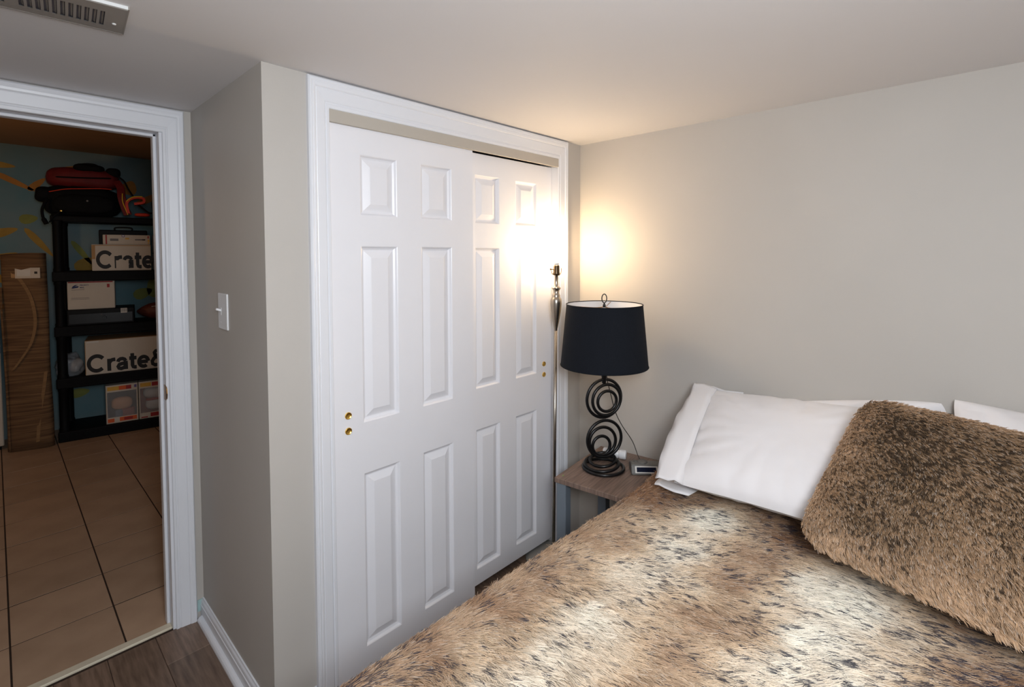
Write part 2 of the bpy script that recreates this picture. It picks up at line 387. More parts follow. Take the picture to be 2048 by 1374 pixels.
tag(casing('trim_2', DX0, DX1+.010, DZ, D, 1.0, 1.28), 'stepped white casing around the open doorway')
# door jamb with stop
bm = bmesh.new()
box(bm, DX1, DX1+.018, D-.001, D+T+.001, 0, DZ); box(bm, DX0-.018, DX0, D-.001, D+T+.001, 0, DZ); box(bm, DX0-.018, DX1+.018, D-.001, D+T+.001, DZ, DZ+.018)
box(bm, DX1-.011, DX1, D+.048, D+.085, 0, DZ, bev=.002); box(bm, DX0, DX0+.011, D+.048, D+.085, 0, DZ, bev=.002); box(bm, DX0, DX1, D+.048, D+.085, DZ-.011, DZ, bev=.002)
jamb = struct(ob('trim_4', bm, 'trim'), 'white jamb lining the open doorway')
bm = bmesh.new()
pts = [(D+.004, .955), (D+.030, .955), (D+.030, 1.016), (D+.004, 1.016), (D-.012, 1.006), (D-.017, .986), (D-.012, .965)]
poly_extrude(pts, lambda y, z: Vector((DX1-.0015, y, z)), Vector((.003, 0, 0)), bm)
ob('strike_plate', bm, 'oldbrass', jamb)
# closet jamb, valance
bm = bmesh.new()
box(bm, CX0-.006, CX0, -.001, T, 0, CZ); box(bm, CX1, CX1+.006, -.001, T, 0, CZ); box(bm, CX0, CX1, -.001, T, CZ-.001, CZ+.006)
struct(ob('trim_5', bm, 'trim'), 'white lining boards of the closet opening')
bm = B(CX0, CX1, -.010, .002, 1.988, CZ, bev=.001)
struct(ob('trim_6', bm, 'valance'), 'greige valance strip above the closet doors')
def run_profile(prof, place):   # prof [(out,z)], place(out,z,t)
    bm = bmesh.new(); a = [bm.verts.new(place(o_, z, 0)) for o_, z in prof]; b = [bm.verts.new(place(o_, z, 1)) for o_, z in prof]; n = len(a)
    for i in range(n): bm.faces.new((a[i], a[(i+1) % n], b[(i+1) % n], b[i]))
    bm.faces.new(a[::-1]); bm.faces.new(b); return bm
BASE = [(0, 0), (.013, 0), (.013, .052), (.0135, .056), (.011, .058), (.0105, .063), (.0115, .066), (.010, .072), (.006, .078), (.005, .083), (0, .083)]
SHOE = [(0, 0), (.018, 0), (.0175, .006), (.015, .012), (.010, .0165), (.004, .019), (0, .019)]
struct(ob('baseboard_side', run_profile(BASE, lambda o_, z, t: Vector((-o_, [-.013, D-.002][t], z))), 'trim'), 'white moulded baseboard under the light switch wall')
struct(ob('trim_7', run_profile(SHOE, lambda o_, z, t: Vector((-.013-o_, [-.031, D-.021][t], z))), 'trim'), 'white shoe moulding along the baseboard by the doorway')
struct(ob('baseboard_closet', run_profile(BASE, lambda o_, z, t: Vector(([-.013, CX0-.070][t], -o_, z))), 'trim'), 'short white baseboard beside the closet casing')
ob('unpainted_patch', B(-.024, -.0005, D-.004, D-.0005, .030, .079), 'tealraw', bpy.data.objects['baseboard_side'])

# ------------------------------------------------------------------ six-panel closet doors
PX = [.105, .257, .366, .520]; PZ = [(.104, .750), (.937, 1.573), (1.683, 1.897)]
RINGS = [(0, 0), (.003, .002), (.007, .009), (.013, .0125), (.016, .0125), (.040, .0032), (.042, .0026)]
def closet_door(name, x0, yf, z0, label, pullx, top=2.004, ext=0):
    Wd, th = .637, .034
    xs = [-ext]+PX+[Wd]; zs = [z0]
    for a, b in PZ: zs += [a, b]
    zs.append(top)
    bm = bmesh.new(); V = [[bm.verts.new((x0+x, yf, z)) for z in zs] for x in xs]
    for i in range(len(xs)-1):
        for j in range(len(zs)-1):
            if i in (1, 3) and j in (1, 3, 5): continue
            bm.faces.new((V[i][j], V[i+1][j], V[i+1][j+1], V[i][j+1]))
    bk = [bm.verts.new((x0+x, yf+th, z)) for x, z in ((-ext, z0), (Wd, z0), (Wd, top), (-ext, top))]
    bm.faces.new(bk[::-1])
    n, m_ = len(xs)-1, len(zs)-1
    bm.faces.new([V[i][0] for i in range(n, -1, -1)]+[bk[0], bk[1]]); bm.faces.new([V[i][m_] for i in range(n+1)]+[bk[2], bk[3]])
    bm.faces.new([V[0][j] for j in range(m_+1)]+[bk[3], bk[0]]); bm.faces.new([V[n][j] for j in range(m_, -1, -1)]+[bk[1], bk[2]])
    bmesh.ops.recalc_face_normals(bm, faces=bm.faces)
    o = struct(ob(name, bm, 'door'), label)
    for a, b in PZ:
        for c in (0, 2):
            p = bmesh.new(); prev = None
            X0, X1 = x0+PX[c], x0+PX[c+1]
            for off, dp in RINGS:
                q = [p.verts.new((x, yf+dp, z)) for x, z in ((X0+off, a+off), (X1-off, a+off), (X1-off, b-off), (X0+off, b-off))]
                if prev:
                    for k in range(4): p.faces.new((prev[k], prev[(k+1) % 4], q[(k+1) % 4], q[k]))
                prev = q
            p.faces.new(prev); ob('panel', p, 'door', o)
    for zc in (.976, .921):
        rr = .0125
        pr = [(0, -.0004), (rr*.5, -.0007), (rr*.75, -.0018), (rr*.86, -.0034), (rr*.95, -.0038), (rr, -.0026), (rr*1.02, .001)]
        mt = Matrix.Translation((x0+pullx, yf, zc)) @ Matrix.Rotation(-PI/2, 4, 'X')
        ob('finger_pull', lathe([(r, z) for r, z in pr], 20, mtx=mt), 'brass', o, True)
    return o
closet_door('door_1', .222, .004, .012, 'white six-panel sliding closet door nearer the doorway, in front', .046, ext=.016)
closet_door('door_2', .802, .0425, .032, 'white six-panel sliding closet door behind the floor lamp', .577, top=1.991)

# ------------------------------------------------------------------ light switch, vent
sw = empty('light_switch', (0, .407, 1.3365), 0, 'white toggle light switch plate on the short return wall', 'light switch')
bm = B(-.0065, 0, -.050, .050, -.066, .066, bev=.003, seg=2); ob('plate', bm, 'plastic', sw)
ob('switch_slot', B(-.0072, -.006, .012, .026, -.014, .014), 'plastic', sw)
bm = bmesh.new(); box(bm, -.024, -.006, .014, .024, -.004, .004, bev=.0015, mtx=Matrix.Rotation(R(22), 4, 'Y')); ob('toggle', bm, 'plastic', sw)
for dz in (-.042, .042): ob('screw', lathe([(0, .001), (.003, .0006), (.0034, 0)], 10, mtx=Matrix.Translation((-.0065, .019, dz)) @ Matrix.Rotation(-PI/2, 4, 'Y')), 'plastic', sw)

vent = empty('ceiling_vent', (-.52, -.030, H), R(-4.5), 'beige metal louvred air vent on the ceiling near the doorway', 'vent')
vent.location = (-.328, .049, H)
# local: x from -0.37 to 0, y from -0.172 to 0
bm = bmesh.new(); XA, XB2, YA, YB2 = -.37, 0, -.166, 0
slots = []
x = -.040
for k in range(11): slots.append(x); x -= .0143
x -= .018
for k in range(8): slots.append(x); x -= .0143
SY0, SY1 = -.125, -.034
xs = sorted(set([XA, XB2]+[s for s in slots]+[s-.0085 for s in slots])); ys = [YA, SY0, SY1, YB2]
V = [[bm.verts.new((x_, y_, -.007)) for y_ in ys] for x_ in xs]
for i in range(len(xs)-1):
    hole = any(abs(xs[i+1]-s) < 1e-6 for s in slots)
    for j in range(3):
        if hole and j == 1: continue
        bm.faces.new((V[i][j], V[i][j+1], V[i+1][j+1], V[i+1][j]))
ob('face_plate', bm, 'ventm', vent)
bm = bmesh.new()
for a, b, c, d in ((XA, XB2, YA-.008, YA), (XA, XB2, YB2, YB2+.003), (XB2, XB2+.003, YA-.008, YB2+.003), (XA-.004, XA, YA-.008, YB2+.003)):
    box(bm, a, b, c, d, -.0075, 0)
    ob('rim', bm, 'ventw' if d == YA else 'ventm', vent); bm = bmesh.new()
bm.free()
for s in slots:
    ob('louvre', B(-.0006, .0006, SY0, SY1, -.007, .007, mtx=Matrix.Translation((s-.006, 0, .0015)) @ Matrix.Rotation(R(-35), 4, 'Y')), 'ventm', vent)
ob('duct_back', B(XA+.02, XB2-.02, SY0-.01, SY1+.01, -.0015, -.0005), 'dark', vent)
ob('screw', lathe([(0, -.0105), (.0035, -.0095), (.0045, -.007)], 12, mtx=Matrix.Translation((-.020, -.060, 0))), 'ventw', vent)

# ------------------------------------------------------------------ floor lamp
fl_x, fl_y = 1.350, -.045
lampo = empty('floor_lamp', (fl_x, fl_y, 0), 0, 'slim brushed nickel floor lamp with a bare lit bulb in front of the closet door', 'floor lamp')
ob('base', lathe([(0, 0), (.138, 0), (.142, .004), (.140, .010), (.115, .014), (.05, .020), (.018, .026), (.012, .034), (0, .034)], 48), 'satin', lampo, True)
tilt = R(.9)
TM = Matrix.Rotation(tilt, 4, 'Y')
def LP(prof, name, m, n=28): return ob(name, lathe(prof, n, mtx=TM), m, lampo, True)
LP([(0, .03), (.0085, .03), (.0085, 1.175), (0, 1.175)], 'pole', 'nickel', 18)
LP([(.0085, 1.160), (.0095, 1.172), (.012, 1.185), (.019, 1.222), (.0255, 1.262), (.0285, 1.295), (.0285, 1.312), (.026, 1.322), (.0215, 1.326), (.020, 1.332), (.021, 1.338), (.017, 1.344), (.0145, 1.352), (.0155, 1.358), (.015, 1.362), (.0195, 1.368), (.0235, 1.373), (.0225, 1.377), (.014, 1.381), (.0105, 1.386), (.0100, 1.438), (.013, 1.440), (0, 1.440)], 'urn', 'nickel')
LP([(0, 1.438), (.0165, 1.438), (.018, 1.447), (.0165, 1.454), (.0155, 1.484), (.0145, 1.488), (0, 1.488)], 'socket', 'bronze')
LP([(0, 1.486), (.0125, 1.486), (.0125, 1.513), (0, 1.513)], 'candle_sleeve', 'plastic')
lat = Vector((.693, -.721, 0))
def RT(p): return TM @ Vector(p)
bm = tube([RT((0, 0, 1.468)), RT(Vector((0, 0, 1.468))-lat*.026)], .0028, 8); tube([RT(Vector((0, 0, 1.468))-lat*.025), RT(Vector((0, 0, 1.468))-lat*.033)], .0052, 8, bm=bm)
ob('turn_switch', bm, 'bronze', lampo)
pts = [RT(lat*a+Vector((0, 0, z))) for a, z in ((-.024, 1.462), (-.022, 1.447), (-.012, 1.442), (0, 1.441), (.012, 1.442), (.022, 1.447), (.024, 1.475))]
ob('harp_saddle', tube(smoothpath(pts, 24), .0022, 6), 'oldbrass', lampo, True)
bl = LP([(0, 1.512), (.012, 1.513), (.0135, 1.522), (.019, 1.540), (.0265, 1.560), (.030, 1.580), (.0285, 1.600), (.022, 1.617), (.011, 1.627), (0, 1.630)], 'bulb', 'bulb')
tag(bl, 'bare glowing warm bulb')
cordp = [(.09, -.06, .012), (.16, -.05, .006), (.22, .0, .004), (.27, .02, .004)]
ob('power_cord', tube(smoothpath(cordp, 16), .003, 6), 'cord', lampo, True)

# ------------------------------------------------------------------ nightstand
NZ = .55
ns = empty('nightstand', (1.122, -.236, 0), R(7), 'grey-brown wood nightstand on blue-grey legs between closet and bed', 'nightstand')
# local x along the wall direction (0..0.46), y toward bed (0..-0.42)
NL, ND = .455, .37
ob('tabletop', B(0, NL, -ND, 0, NZ-.022, NZ, bev=.0015), 'oakwash', ns)
for lx in (.006, NL-.052):
    for ly in (-.008, -ND+.054):
        ob('leg', B(lx, lx+.046, ly-.046, ly, 0, NZ-.022, bev=.002), 'legs', ns)
bm = bmesh.new(); box(bm, .03, NL-.03, -.040, -.018, NZ-.062, NZ-.022); box(bm, .03, NL-.03, -ND+.018, -ND+.040, NZ-.062, NZ-.022)
bm.free()
ob('apron', B(.03, NL-.03, -.040, -.018, NZ-.062, NZ-.022), 'legs', ns); ob('apron', B(.03, NL-.03, -ND+.018, -ND+.040, NZ-.062, NZ-.022), 'legs', ns)
ob('lower_shelf', B(.02, NL-.02, -ND+.02, -.02, .16, .178, bev=.001), 'oakwash', ns)
tag(ob('green_scrap', blob((.006, .004, .002), (1.160, -.255, NZ+.0012), .8, .0004, 60, 3, 10, 6), 'green'), 'tiny bright green scrap on the nightstand corner', 'scrap')

# ------------------------------------------------------------------ table lamp
tb = Vector((1.349, -.344, NZ+.0006))
tl = empty('table_lamp', tb, 0, 'black table lamp of stacked metal rings with a black drum shade on the nightstand', 'table lamp')
rt = Vector((.549, -.836, 0)).normalized()*1.0
rt = Vector((.5495, -.8355, 0)); fw = Vector((.8355, .5495, 0))
def px2(u, v): return (u-1207)*.00231, .55+(937-v)*.00233-NZ    # lateral metres, height above base
def ringpts(u, v, hw, hh, rot=0, yaw=R(28), n=44, roll=0):
    a, h = px2(u, v); r = hh*.00233-.0075; out = []
    ax = rt*math.cos(yaw)+fw*math.sin(yaw)
    for k in range(n):
        t = 2*PI*k/n; x = math.cos(t); z = math.sin(t)
        kx = (hw*.00231-.0075)/max(r, 1e-4)/math.cos(yaw)
        X = x*r*min(kx, 1.05); Z = z*r
        X, Z = X*math.cos(roll)-Z*math.sin(roll), X*math.sin(roll)+Z*math.cos(roll)
        out.append(rt*a+ax*X+Vector((0, 0, h+Z)))
    return out
for u, v, hw, hh, ro in ((1207.5, 796, 36.5, 41, -.25), (1212.5, 799, 30.5, 34, -.2), (1213.5, 801.5, 21.5, 23.5, 0), (1208.5, 877, 36.5, 40, 0.35), (1205, 882, 29.5, 31, .5), (1202.5, 891, 20.5, 22, .6)):
    ob('ring', tube(ringpts(u, v, hw, hh, roll=-abs(ro) if v > 850 else ro), .0072, 10, closed=True), 'black', tl, True)
def hring(a, h, r, tx, ty):
    out = []
    for k in range(48):
        t = 2*PI*k/48; p = rt*(a+r*math.cos(t))+fw*(r*math.sin(t)); out.append(p+Vector((0, 0, h+tx*r*math.cos(t)+ty*r*math.sin(t))))
    return out
ob('ring', tube(hring(.0, .0075, .092, 0, 0), .0075, 10, closed=True), 'black', tl, True)
ob('ring', tube(hring(-.008, .025, .077, .05, .10), .0072, 10, closed=True), 'black', tl, True)
ob('ring', tube(hring(-.004, .042, .058, .09, .16), .0072, 10, closed=True), 'black', tl, True)
ob('stem', lathe([(0, .395), (.006, .397), (.010, .402), (.0105, .425), (.012, .430), (.012, .47), (.014, .48), (.014, .53), (0, .53)], 16), 'black', tl, True)
ob('socket', lathe([(0, .53), (.018, .53), (.018, .59), (.014, .60), (0, .60)], 18), 'bronze', tl, True)
ob('light_bulb', lathe([(0, .60), (.013, .60), (.014, .61), (.026, .635), (.030, .655), (.026, .675), (.012, .69), (0, .692)], 20), 'plastic', tl, True)
SB, ST = 1.033-NZ, 1.313-NZ
prof = [(.197, SB), (.1715, ST), (.169, ST), (.1945, SB), (.197, SB)]
sh = ob('shade', lathe([(.1985, SB), (.1725, ST)], 64), 'shade', tl, True)
ob('shade_lining', lathe([(.1715, ST-.001), (.1972, SB+.001)], 64), 'shadein', sh, True)
for r_, z_ in ((.1985, SB), (.1725, ST)): ob('shade_trim', tube([(r_*math.cos(2*PI*k/64), r_*math.sin(2*PI*k/64), z_) for k in range(64)], .0022, 6, True), 'shade', sh, True)
bm = bmesh.new()
for k in range(3):
    a = 2*PI*k/3+.4; tube(smoothpath([(0, 0, ST-.012), (.05*math.cos(a), .05*math.sin(a), ST-.014), (.171*math.cos(a), .171*math.sin(a), ST-.004)], 10), .0016, 6, bm=bm)
ob('spider', bm, 'oldbrass', sh, True)
hp = [(.0, -.012, .60), (.0, -.05, .64), (.0, -.052, .69), (0, -.03, .74), (0, 0, ST-.012), (0, .03, .74), (0, .052, .69), (0, .05, .64), (0, .012, .60)]
ob('harp', tube(smoothpath(hp, 40), .0017, 6), 'oldbrass', tl, True)
bm = lathe([(0, ST-.014), (.007, ST-.013), (.007, ST-.004), (.004, ST+.002), (.0035, ST+.008), (0, ST+.008)], 12)
tube([rt*(.011*math.cos(2*PI*k/28))+Vector((0, 0, ST+.027+.020*math.sin(2*PI*k/28))) for k in range(28)], .0024, 8, True, bm)
ob('finial', bm, 'black', tl, True)
cp = [(.02, .0, .53), rt*.012+fw*.02+Vector((0, 0, .43)), rt*.032+fw*.05+Vector((0, 0, .335)), rt*.055+fw*.09+Vector((0, 0, .24)), rt*.085+fw*.10+Vector((0, 0, .175)), rt*.135+fw*.10+Vector((0, 0, .10)), rt*.160+fw*.08+Vector((0, 0, .04)), rt*.180+fw*.06+Vector((0, 0, .004)), rt*.14+fw*.07+Vector((0, 0, .004)), rt*.155+fw*.11+Vector((0, 0, .004))]
ob('power_cord', tube(smoothpath(cp, 60), .0022, 6), 'cord', tl, True)

# ------------------------------------------------------------------ things on the nightstand
bt = empty('pill_bottle', (1.490, -.315, NZ+.0225), 0, 'small white ribbed bottle lying behind the ringed lamp base', 'bottle')
ax = Vector((.35, -.93, 0)).normalized()
rot = ax.to_track_quat('Z', 'Y').to_matrix().to_4x4()
ob('bottle_body', lathe([(0, -.055), (.019, -.055), (.0215, -.050), (.0215, .012), (.017, .022), (.016, .026), (0, .026)], 24, mtx=rot), 'plastic', bt, True)
rib = [(0, .024), (.0215, .024)]
for k in range(6): rib += [(.0225, .026+k*.005), (.0215, .0285+k*.005)]
rib += [(.0205, .056), (0, .056)]
ob('cap', lathe(rib, 24, mtx=rot), 'plastic', bt, True)
ck = empty('alarm_clock', (1.440, -.500, NZ), math.atan2(-.8355, .5495)+R(8), 'grey alarm clock with a dark face beside the fur blanket', 'clock')
bm = bmesh.new()
sec = [(-.032, 0), (-.036, .008), (-.022, .042), (-.006, .048), (.024, .046), (.038, .034), (.040, 0)]
poly_extrude(sec, lambda y, z: Vector((-.060, y, z)), Vector((.130, 0, 0)), bm); bmesh.ops.bevel(bm, geom=list(bm.edges), offset=.003, segments=2, affect='EDGES')
ob('clock_body', bm, 'silver', ck)
fa = Vector((0, -.0315, .025)); tn = Vector((0, .014, .034)).normalized()
def face_panel(u0, u1, v0, v1, off):
    bm = bmesh.new(); n = Vector((0, -.034, .014)).normalized(); c = Vector((0, -.029, .025))
    vs = [c+Vector((u, 0, 0))+tn*v+n*off for u, v in ((u0, v0), (u1, v0), (u1, v1), (u0, v1))]
    a = [bm.verts.new(p) for p in vs]; b = [bm.verts.new(p+n*.0012) for p in vs]
    bm.faces.new(a[::-1]); bm.faces.new(b)
    for i in range(4): bm.faces.new((a[i], a[(i+1) % 4], b[(i+1) % 4], b[i]))
    return bm
ob('clock_bezel', face_panel(-.045, .055, -.015, .015, .0005), 'inkwhite', ck)
ob('clock_screen', face_panel(-.038, .048, -.010, .010, .0018), 'screen', ck)
ob('top_dial', lathe([(0, .051), (.020, .051), (.022, .049), (.022, .044)], 24, mtx=Matrix.Translation((-.005, .006, 0))), 'silver', ck, True)
ob('snooze_bar', B(-.045, -.030, -.004, .020, .044, .051, bev=.002), 'silver', ck)

# ------------------------------------------------------------------ bed
BZ = .655; BY0, BY1 = -.648, -2.20; BX0, BX1 = -.40, XR-.02
bed = empty('bed', ((BX0+BX1)/2, (BY0+BY1)/2, 0), 0, 'bed under the fur blanket against the greige wall', 'bed')
def rel(o, p):
    o.parent = p; o.matrix_parent_inverse = Matrix.Translation(-Vector(p.location)); return o
rel(ob('mattress', B(BX0+.03, BX1, BY1+.03, BY0-.03, .34, BZ-.02, bev=.05, seg=3), 'mattress'), bed)
rel(ob('box_spring', B(BX0+.03, BX1, BY1+.03, BY0-.03, .16, .34, bev=.02), 'mattress'), bed)
for x_ in (BX0+.06, BX1-.10):
    for y_ in (BY0-.10, BY1+.06): rel(ob('leg', B(x_, x_+.05, y_, y_+.05, 0, .16, bev=.004), 'bedwood'), bed)

def interp(pts, vals, q, p=4.5, soft=.035):
    d = np.sqrt(((q[:, None, :]-pts[None])**2).sum(2))+soft; wgt = 1/d**p
    return (wgt[:, :, None]*vals[None]).sum(1)/wgt.sum(1)[:, None]
def cam_ray(u, v):
    m = S.camera.matrix_world; d = np.array([(u-1024)/995.61, -(v-549.21)/995.61, -1.0]); r = np.array(m.to_3x3()) @ d; return r
def onz(u, v, z):
    r = cam_ray(u, v); t = (z-CAM.z)/r[2]; return np.array([CAM.x+t*r[0], CAM.y+t*r[1]])
# dye pattern of the blanket pile, in blanket metres: position, brownness, dark-tip density
PAT = [(700, 1360, .85, .55), (900, 1230, .8, .15), (800, 1300, .85, .5), (1000, 1200, .8, .1), (1100, 1130, .85, .12), (1200, 1060, .8, .15), (1300, 980, .95, .25), (1370, 930, .95, .3), (1380, 985, .85, .4), (760, 1250, .75, .1),
       (1400, 1020, .12, .5), (1340, 1085, .12, .45), (1250, 1140, .22, .3), (1150, 1220, .2, .25), (1080, 1290, .22, .22), (1010, 1350, .3, .3), (1350, 1150, .35, .3), (1180, 1300, .3, .25), (1120, 1160, .65, .3), (1000, 1270, .6, .3),
       (1500, 1110, .85, .25), (1570, 1050, 1.0, .45), (1450, 1150, .9, .3), (1400, 1220, .8, .15), (1330, 1300, .75, .15), (1250, 1370, .8, .2), (1480, 1230, .8, .3),
       (1610, 1160, .15, .15), (1680, 1200, .08, .3), (1600, 1260, .08, .45), (1560, 1330, .12, .55), (1650, 1330, .15, .6), (1540, 1200, .45, .3), (1500, 1330, .35, .5), (1450, 1374, .5, .4),
       (1800, 1260, .45, .6), (1750, 1320, .35, .7), (1900, 1320, .9, .85), (2000, 1370, 1.0, .85), (1950, 1270, .8, .7), (1830, 1370, .7, .8)]
PATP = np.array([onz(u, v, BZ+.02) for u, v, _, _ in PAT]); PATV = np.array([(a, b) for _, _, a, b in PAT])
CREAM, TAN, BROWN, DEEP, INK = (np.array(lin(*c)) for c in ((236, 228, 212), (204, 180, 152), (143, 109, 83), (104, 76, 54), (38, 43, 60)))

def curve_strip(name, parent, roots, nrm, dirs, length, lift, colr, cold, dark, rad, keys=5, clump=.012, clump_w=.55):
    n = len(roots)
    cell = np.floor(roots/np.asarray(clump)+fbm(roots, 30, 5)[:, None]*1.2).astype(np.int64); clump = float(np.mean(clump))
    hsh = (cell[:, 0]*73856093 ^ cell[:, 1]*19349663 ^ cell[:, 2]*83492791) & 0xffff
    table = np.random.default_rng(3).random((65536, 6)).astype(np.float32)
    hr = table[hsh]
    # clump centre from the mean of members
    uniq, inv = np.unique(hsh, return_inverse=True); cnt = np.bincount(inv); cen = np.stack([np.bincount(inv, roots[:, k])/cnt for k in range(3)], 1)[inv]
    far = np.linalg.norm(cen-roots, axis=1) > clump*2; cen[far] = roots[far]
    side = np.cross(nrm, dirs)
    d = dirs+side*(hr[:, :1]-.5)*.9+RNG.normal(0, .12, (n, 3)); d -= nrm*(d*nrm).sum(1)[:, None]; d /= np.linalg.norm(d, axis=1)[:, None]
    L = length*(.75+.4*hr[:, 1]+RNG.normal(0, .08, n)); up = lift*(.7+.7*hr[:, 2])
    P = np.empty((n, keys, 3), np.float32)
    for k in range(keys):
        t = k/(keys-1)
        ang = up*(1-.55*t)
        base = roots+(cen-roots)*(clump_w*t)[..., None] if isinstance(t, np.ndarray) else roots+(cen-roots)*(clump_w*t)
        P[:, k] = base+d*(L*t*np.cos(ang))[:, None]+nrm*(L*t*np.sin(ang)+.0005)[:, None]
    isd = (hr[:, 3] < dark) | (RNG.random(n) < dark*.25)
    C = np.ones((n, keys, 4), np.float32); var = (.82+.32*hr[:, 4]+RNG.normal(0, .06, n))[:, None]
    base = colr*var; frost = (RNG.random(n) < .16) & ~isd
    for k in range(keys):
        t = k/(keys-1); c = base*(.85+.27*t)
        w_ = np.where(isd, min(1, max(0, (t-.25)/.35)), 0)[:, None]*.92
        fr = np.where(frost, max(0, (t-.5)/.5), 0)[:, None]*.45
        C[:, k, :3] = np.clip((c*(1-fr)+np.array([.80, .76, .70])*fr)*(1-w_)+cold*w_, 0, 1)
    hc = bpy.data.hair_curves.new(name); hc.add_curves([keys]*n)
    hc.attributes['position'].data.foreach_set('vector', P.reshape(-1))
    ra = hc.attributes.get('radius') or hc.attributes.new('radius', 'FLOAT', 'POINT')
    rr = np.tile(np.linspace(1, .28, keys)**.8, (n, 1)).astype(np.float32)*rad*(.7+.6*RNG.random((n, 1)))
    ra.data.foreach_set('value', rr.reshape(-1).astype(np.float32))
    ca = hc.attributes.new('pile_colour', 'FLOAT_COLOR', 'POINT'); ca.data.foreach_set('color', C.reshape(-1))
    m = bpy.data.materials.new(name+'_pile'); m.use_nodes = True; nt = m.node_tree; b = nt.nodes['Principled BSDF']
    at = nt.nodes.new('ShaderNodeAttribute'); at.attribute_name = 'pile_colour'; nt.links.new(at.outputs['Color'], b.inputs['Base Color'])
    b.inputs['Roughness'].default_value = .6; b.inputs['Specular IOR Level'].default_value = .25
    hc.materials.append(m)
    o = bpy.data.objects.new(name, hc); COL.objects.link(o); o.parent = parent; o['kind'] = 'stuff'
    return o
def vcol_mat(name):
    m = bpy.data.materials.new(name); m.use_nodes = True; nt = m.node_tree; b = nt.nodes['Principled BSDF']
    at = nt.nodes.new('ShaderNodeAttribute'); at.attribute_name = 'dye'; nz = nt.nodes.new('ShaderNodeTexNoise'); nz.inputs['Scale'].default_value = 140
    hs = nt.nodes.new('ShaderNodeHueSaturation'); mr = nt.nodes.new('ShaderNodeMapRange'); mr.inputs[3].default_value = .6; mr.inputs[4].default_value = 1.1
    nt.links.new(nz.outputs['Fac'], mr.inputs[0]); nt.links.new(mr.outputs[0], hs.inputs['Value']); nt.links.new(at.outputs['Color'], hs.inputs['Color']); nt.links.new(hs.outputs[0], b.inputs['Base Color'])
    b.inputs['Roughness'].default_value = .9; b.inputs['Specular IOR Level'].default_value = .1
    return m
def grid_mesh(name, P, m, parent=None, dye=None, smooth=True, wrap=False):
    a, b, _ = P.shape; me = bpy.data.meshes.new(name); idx = np.arange(a*b).reshape(a, b)
    F = np.stack([idx[:-1, :-1], idx[1:, :-1], idx[1:, 1:], idx[:-1, 1:]], -1).reshape(-1, 4)
    me.from_pydata(P.reshape(-1, 3).tolist(), [], F.tolist())
    if smooth: me.polygons.foreach_set('use_smooth', [True]*len(me.polygons))
    if dye is not None:
        at = me.color_attributes.new('dye', 'FLOAT_COLOR', 'POINT'); c = np.ones((a*b, 4), np.float32); c[:, :3] = dye.reshape(-1, 3); at.data.foreach_set('color', c.ravel())
    return link(name, me, m, parent)
def dye_colour(tone):
    t = np.clip(tone, 0, 1)[:, None]
    return np.where(t < .5, CREAM+(TAN-CREAM)*(t/.5), TAN+(BROWN-TAN)*((t-.5)/.5))

# blanket surface: b along the cross-section (closet side drape, top, window side drape), a along the bed (foot drape, top)
def blanket():
    rc = .055; drop = .40
    def arc(n_top, length):   # returns list of (offset from edge inward, drop)
        o_ = []
        for t in np.linspace(1, 0, 9)[:-1]: o_.append((0, rc+t*(drop-rc)))
        for t in np.linspace(0, PI/2, 8): o_.append((rc*(1-math.cos(t)), rc*(1-math.sin(t))))
        return o_
    e = arc(0, 0); Wy = BY0-BY1; Lx = BX1-BX0
    bs = [(o_, d_) for o_, d_ in e]+[(t, 0) for t in np.linspace(rc, Wy-rc, 60)[1:-1]]+[(Wy-o_, d_) for o_, d_ in e[::-1]]
    as_ = [(o_, d_) for o_, d_ in e]+[(t, 0) for t in np.linspace(rc, Lx, 72)[1:]]
    P = np.zeros((len(as_), len(bs), 3))
    for i, (oa, da) in enumerate(as_):
        for j, (obb, db) in enumerate(bs):
            P[i, j] = (BX0+oa, BY0-obb, BZ-min(max(da, db)+.35*min(da, db), drop))
    q = P.reshape(-1, 3); lump = (fbm(q, 3.2, 2)-.5)*.030+(fbm(q, 9, 8)-.5)*.010
    sidem = np.clip((BZ-.02-q[:, 2])/.1, 0, 1)
    hx = np.clip((q[:, 0]-1.05)/.45, 0, 1); hx = hx*hx*(3-2*hx); q[:, 2] += .045*hx*np.exp(-((q[:, 1]+.685)/.10)**2)*(1-sidem); q[:, 2] += lump*(1-sidem); q[:, 1] += sidem*lump*.9*np.where(q[:, 1] > -1.4, 1, -1)
    return q.reshape(P.shape)
BP = blanket()
def blanket_tone(q):
    f = interp(PATP, PATV, q[:, :2]); tone = f[:, 0]*1.1-.07+(fbm(q, 12, 4)-.5)*.42+(fbm(q, 45, 14)-.5)*.25
    dark = np.clip(f[:, 1]*.40-.01+(fbm(q, 14, 6)-.5)*.9*(.25+.75*f[:, 1]), .01, .85)
    return tone, dark
tone, _ = blanket_tone(BP.reshape(-1, 3))
blk = grid_mesh('fur_blanket', BP, vcol_mat('blanket_backing'), None, dye_colour(tone)*.72)
tag(blk, 'brown and cream faux fur blanket with dark tips spread over the bed', 'blanket')
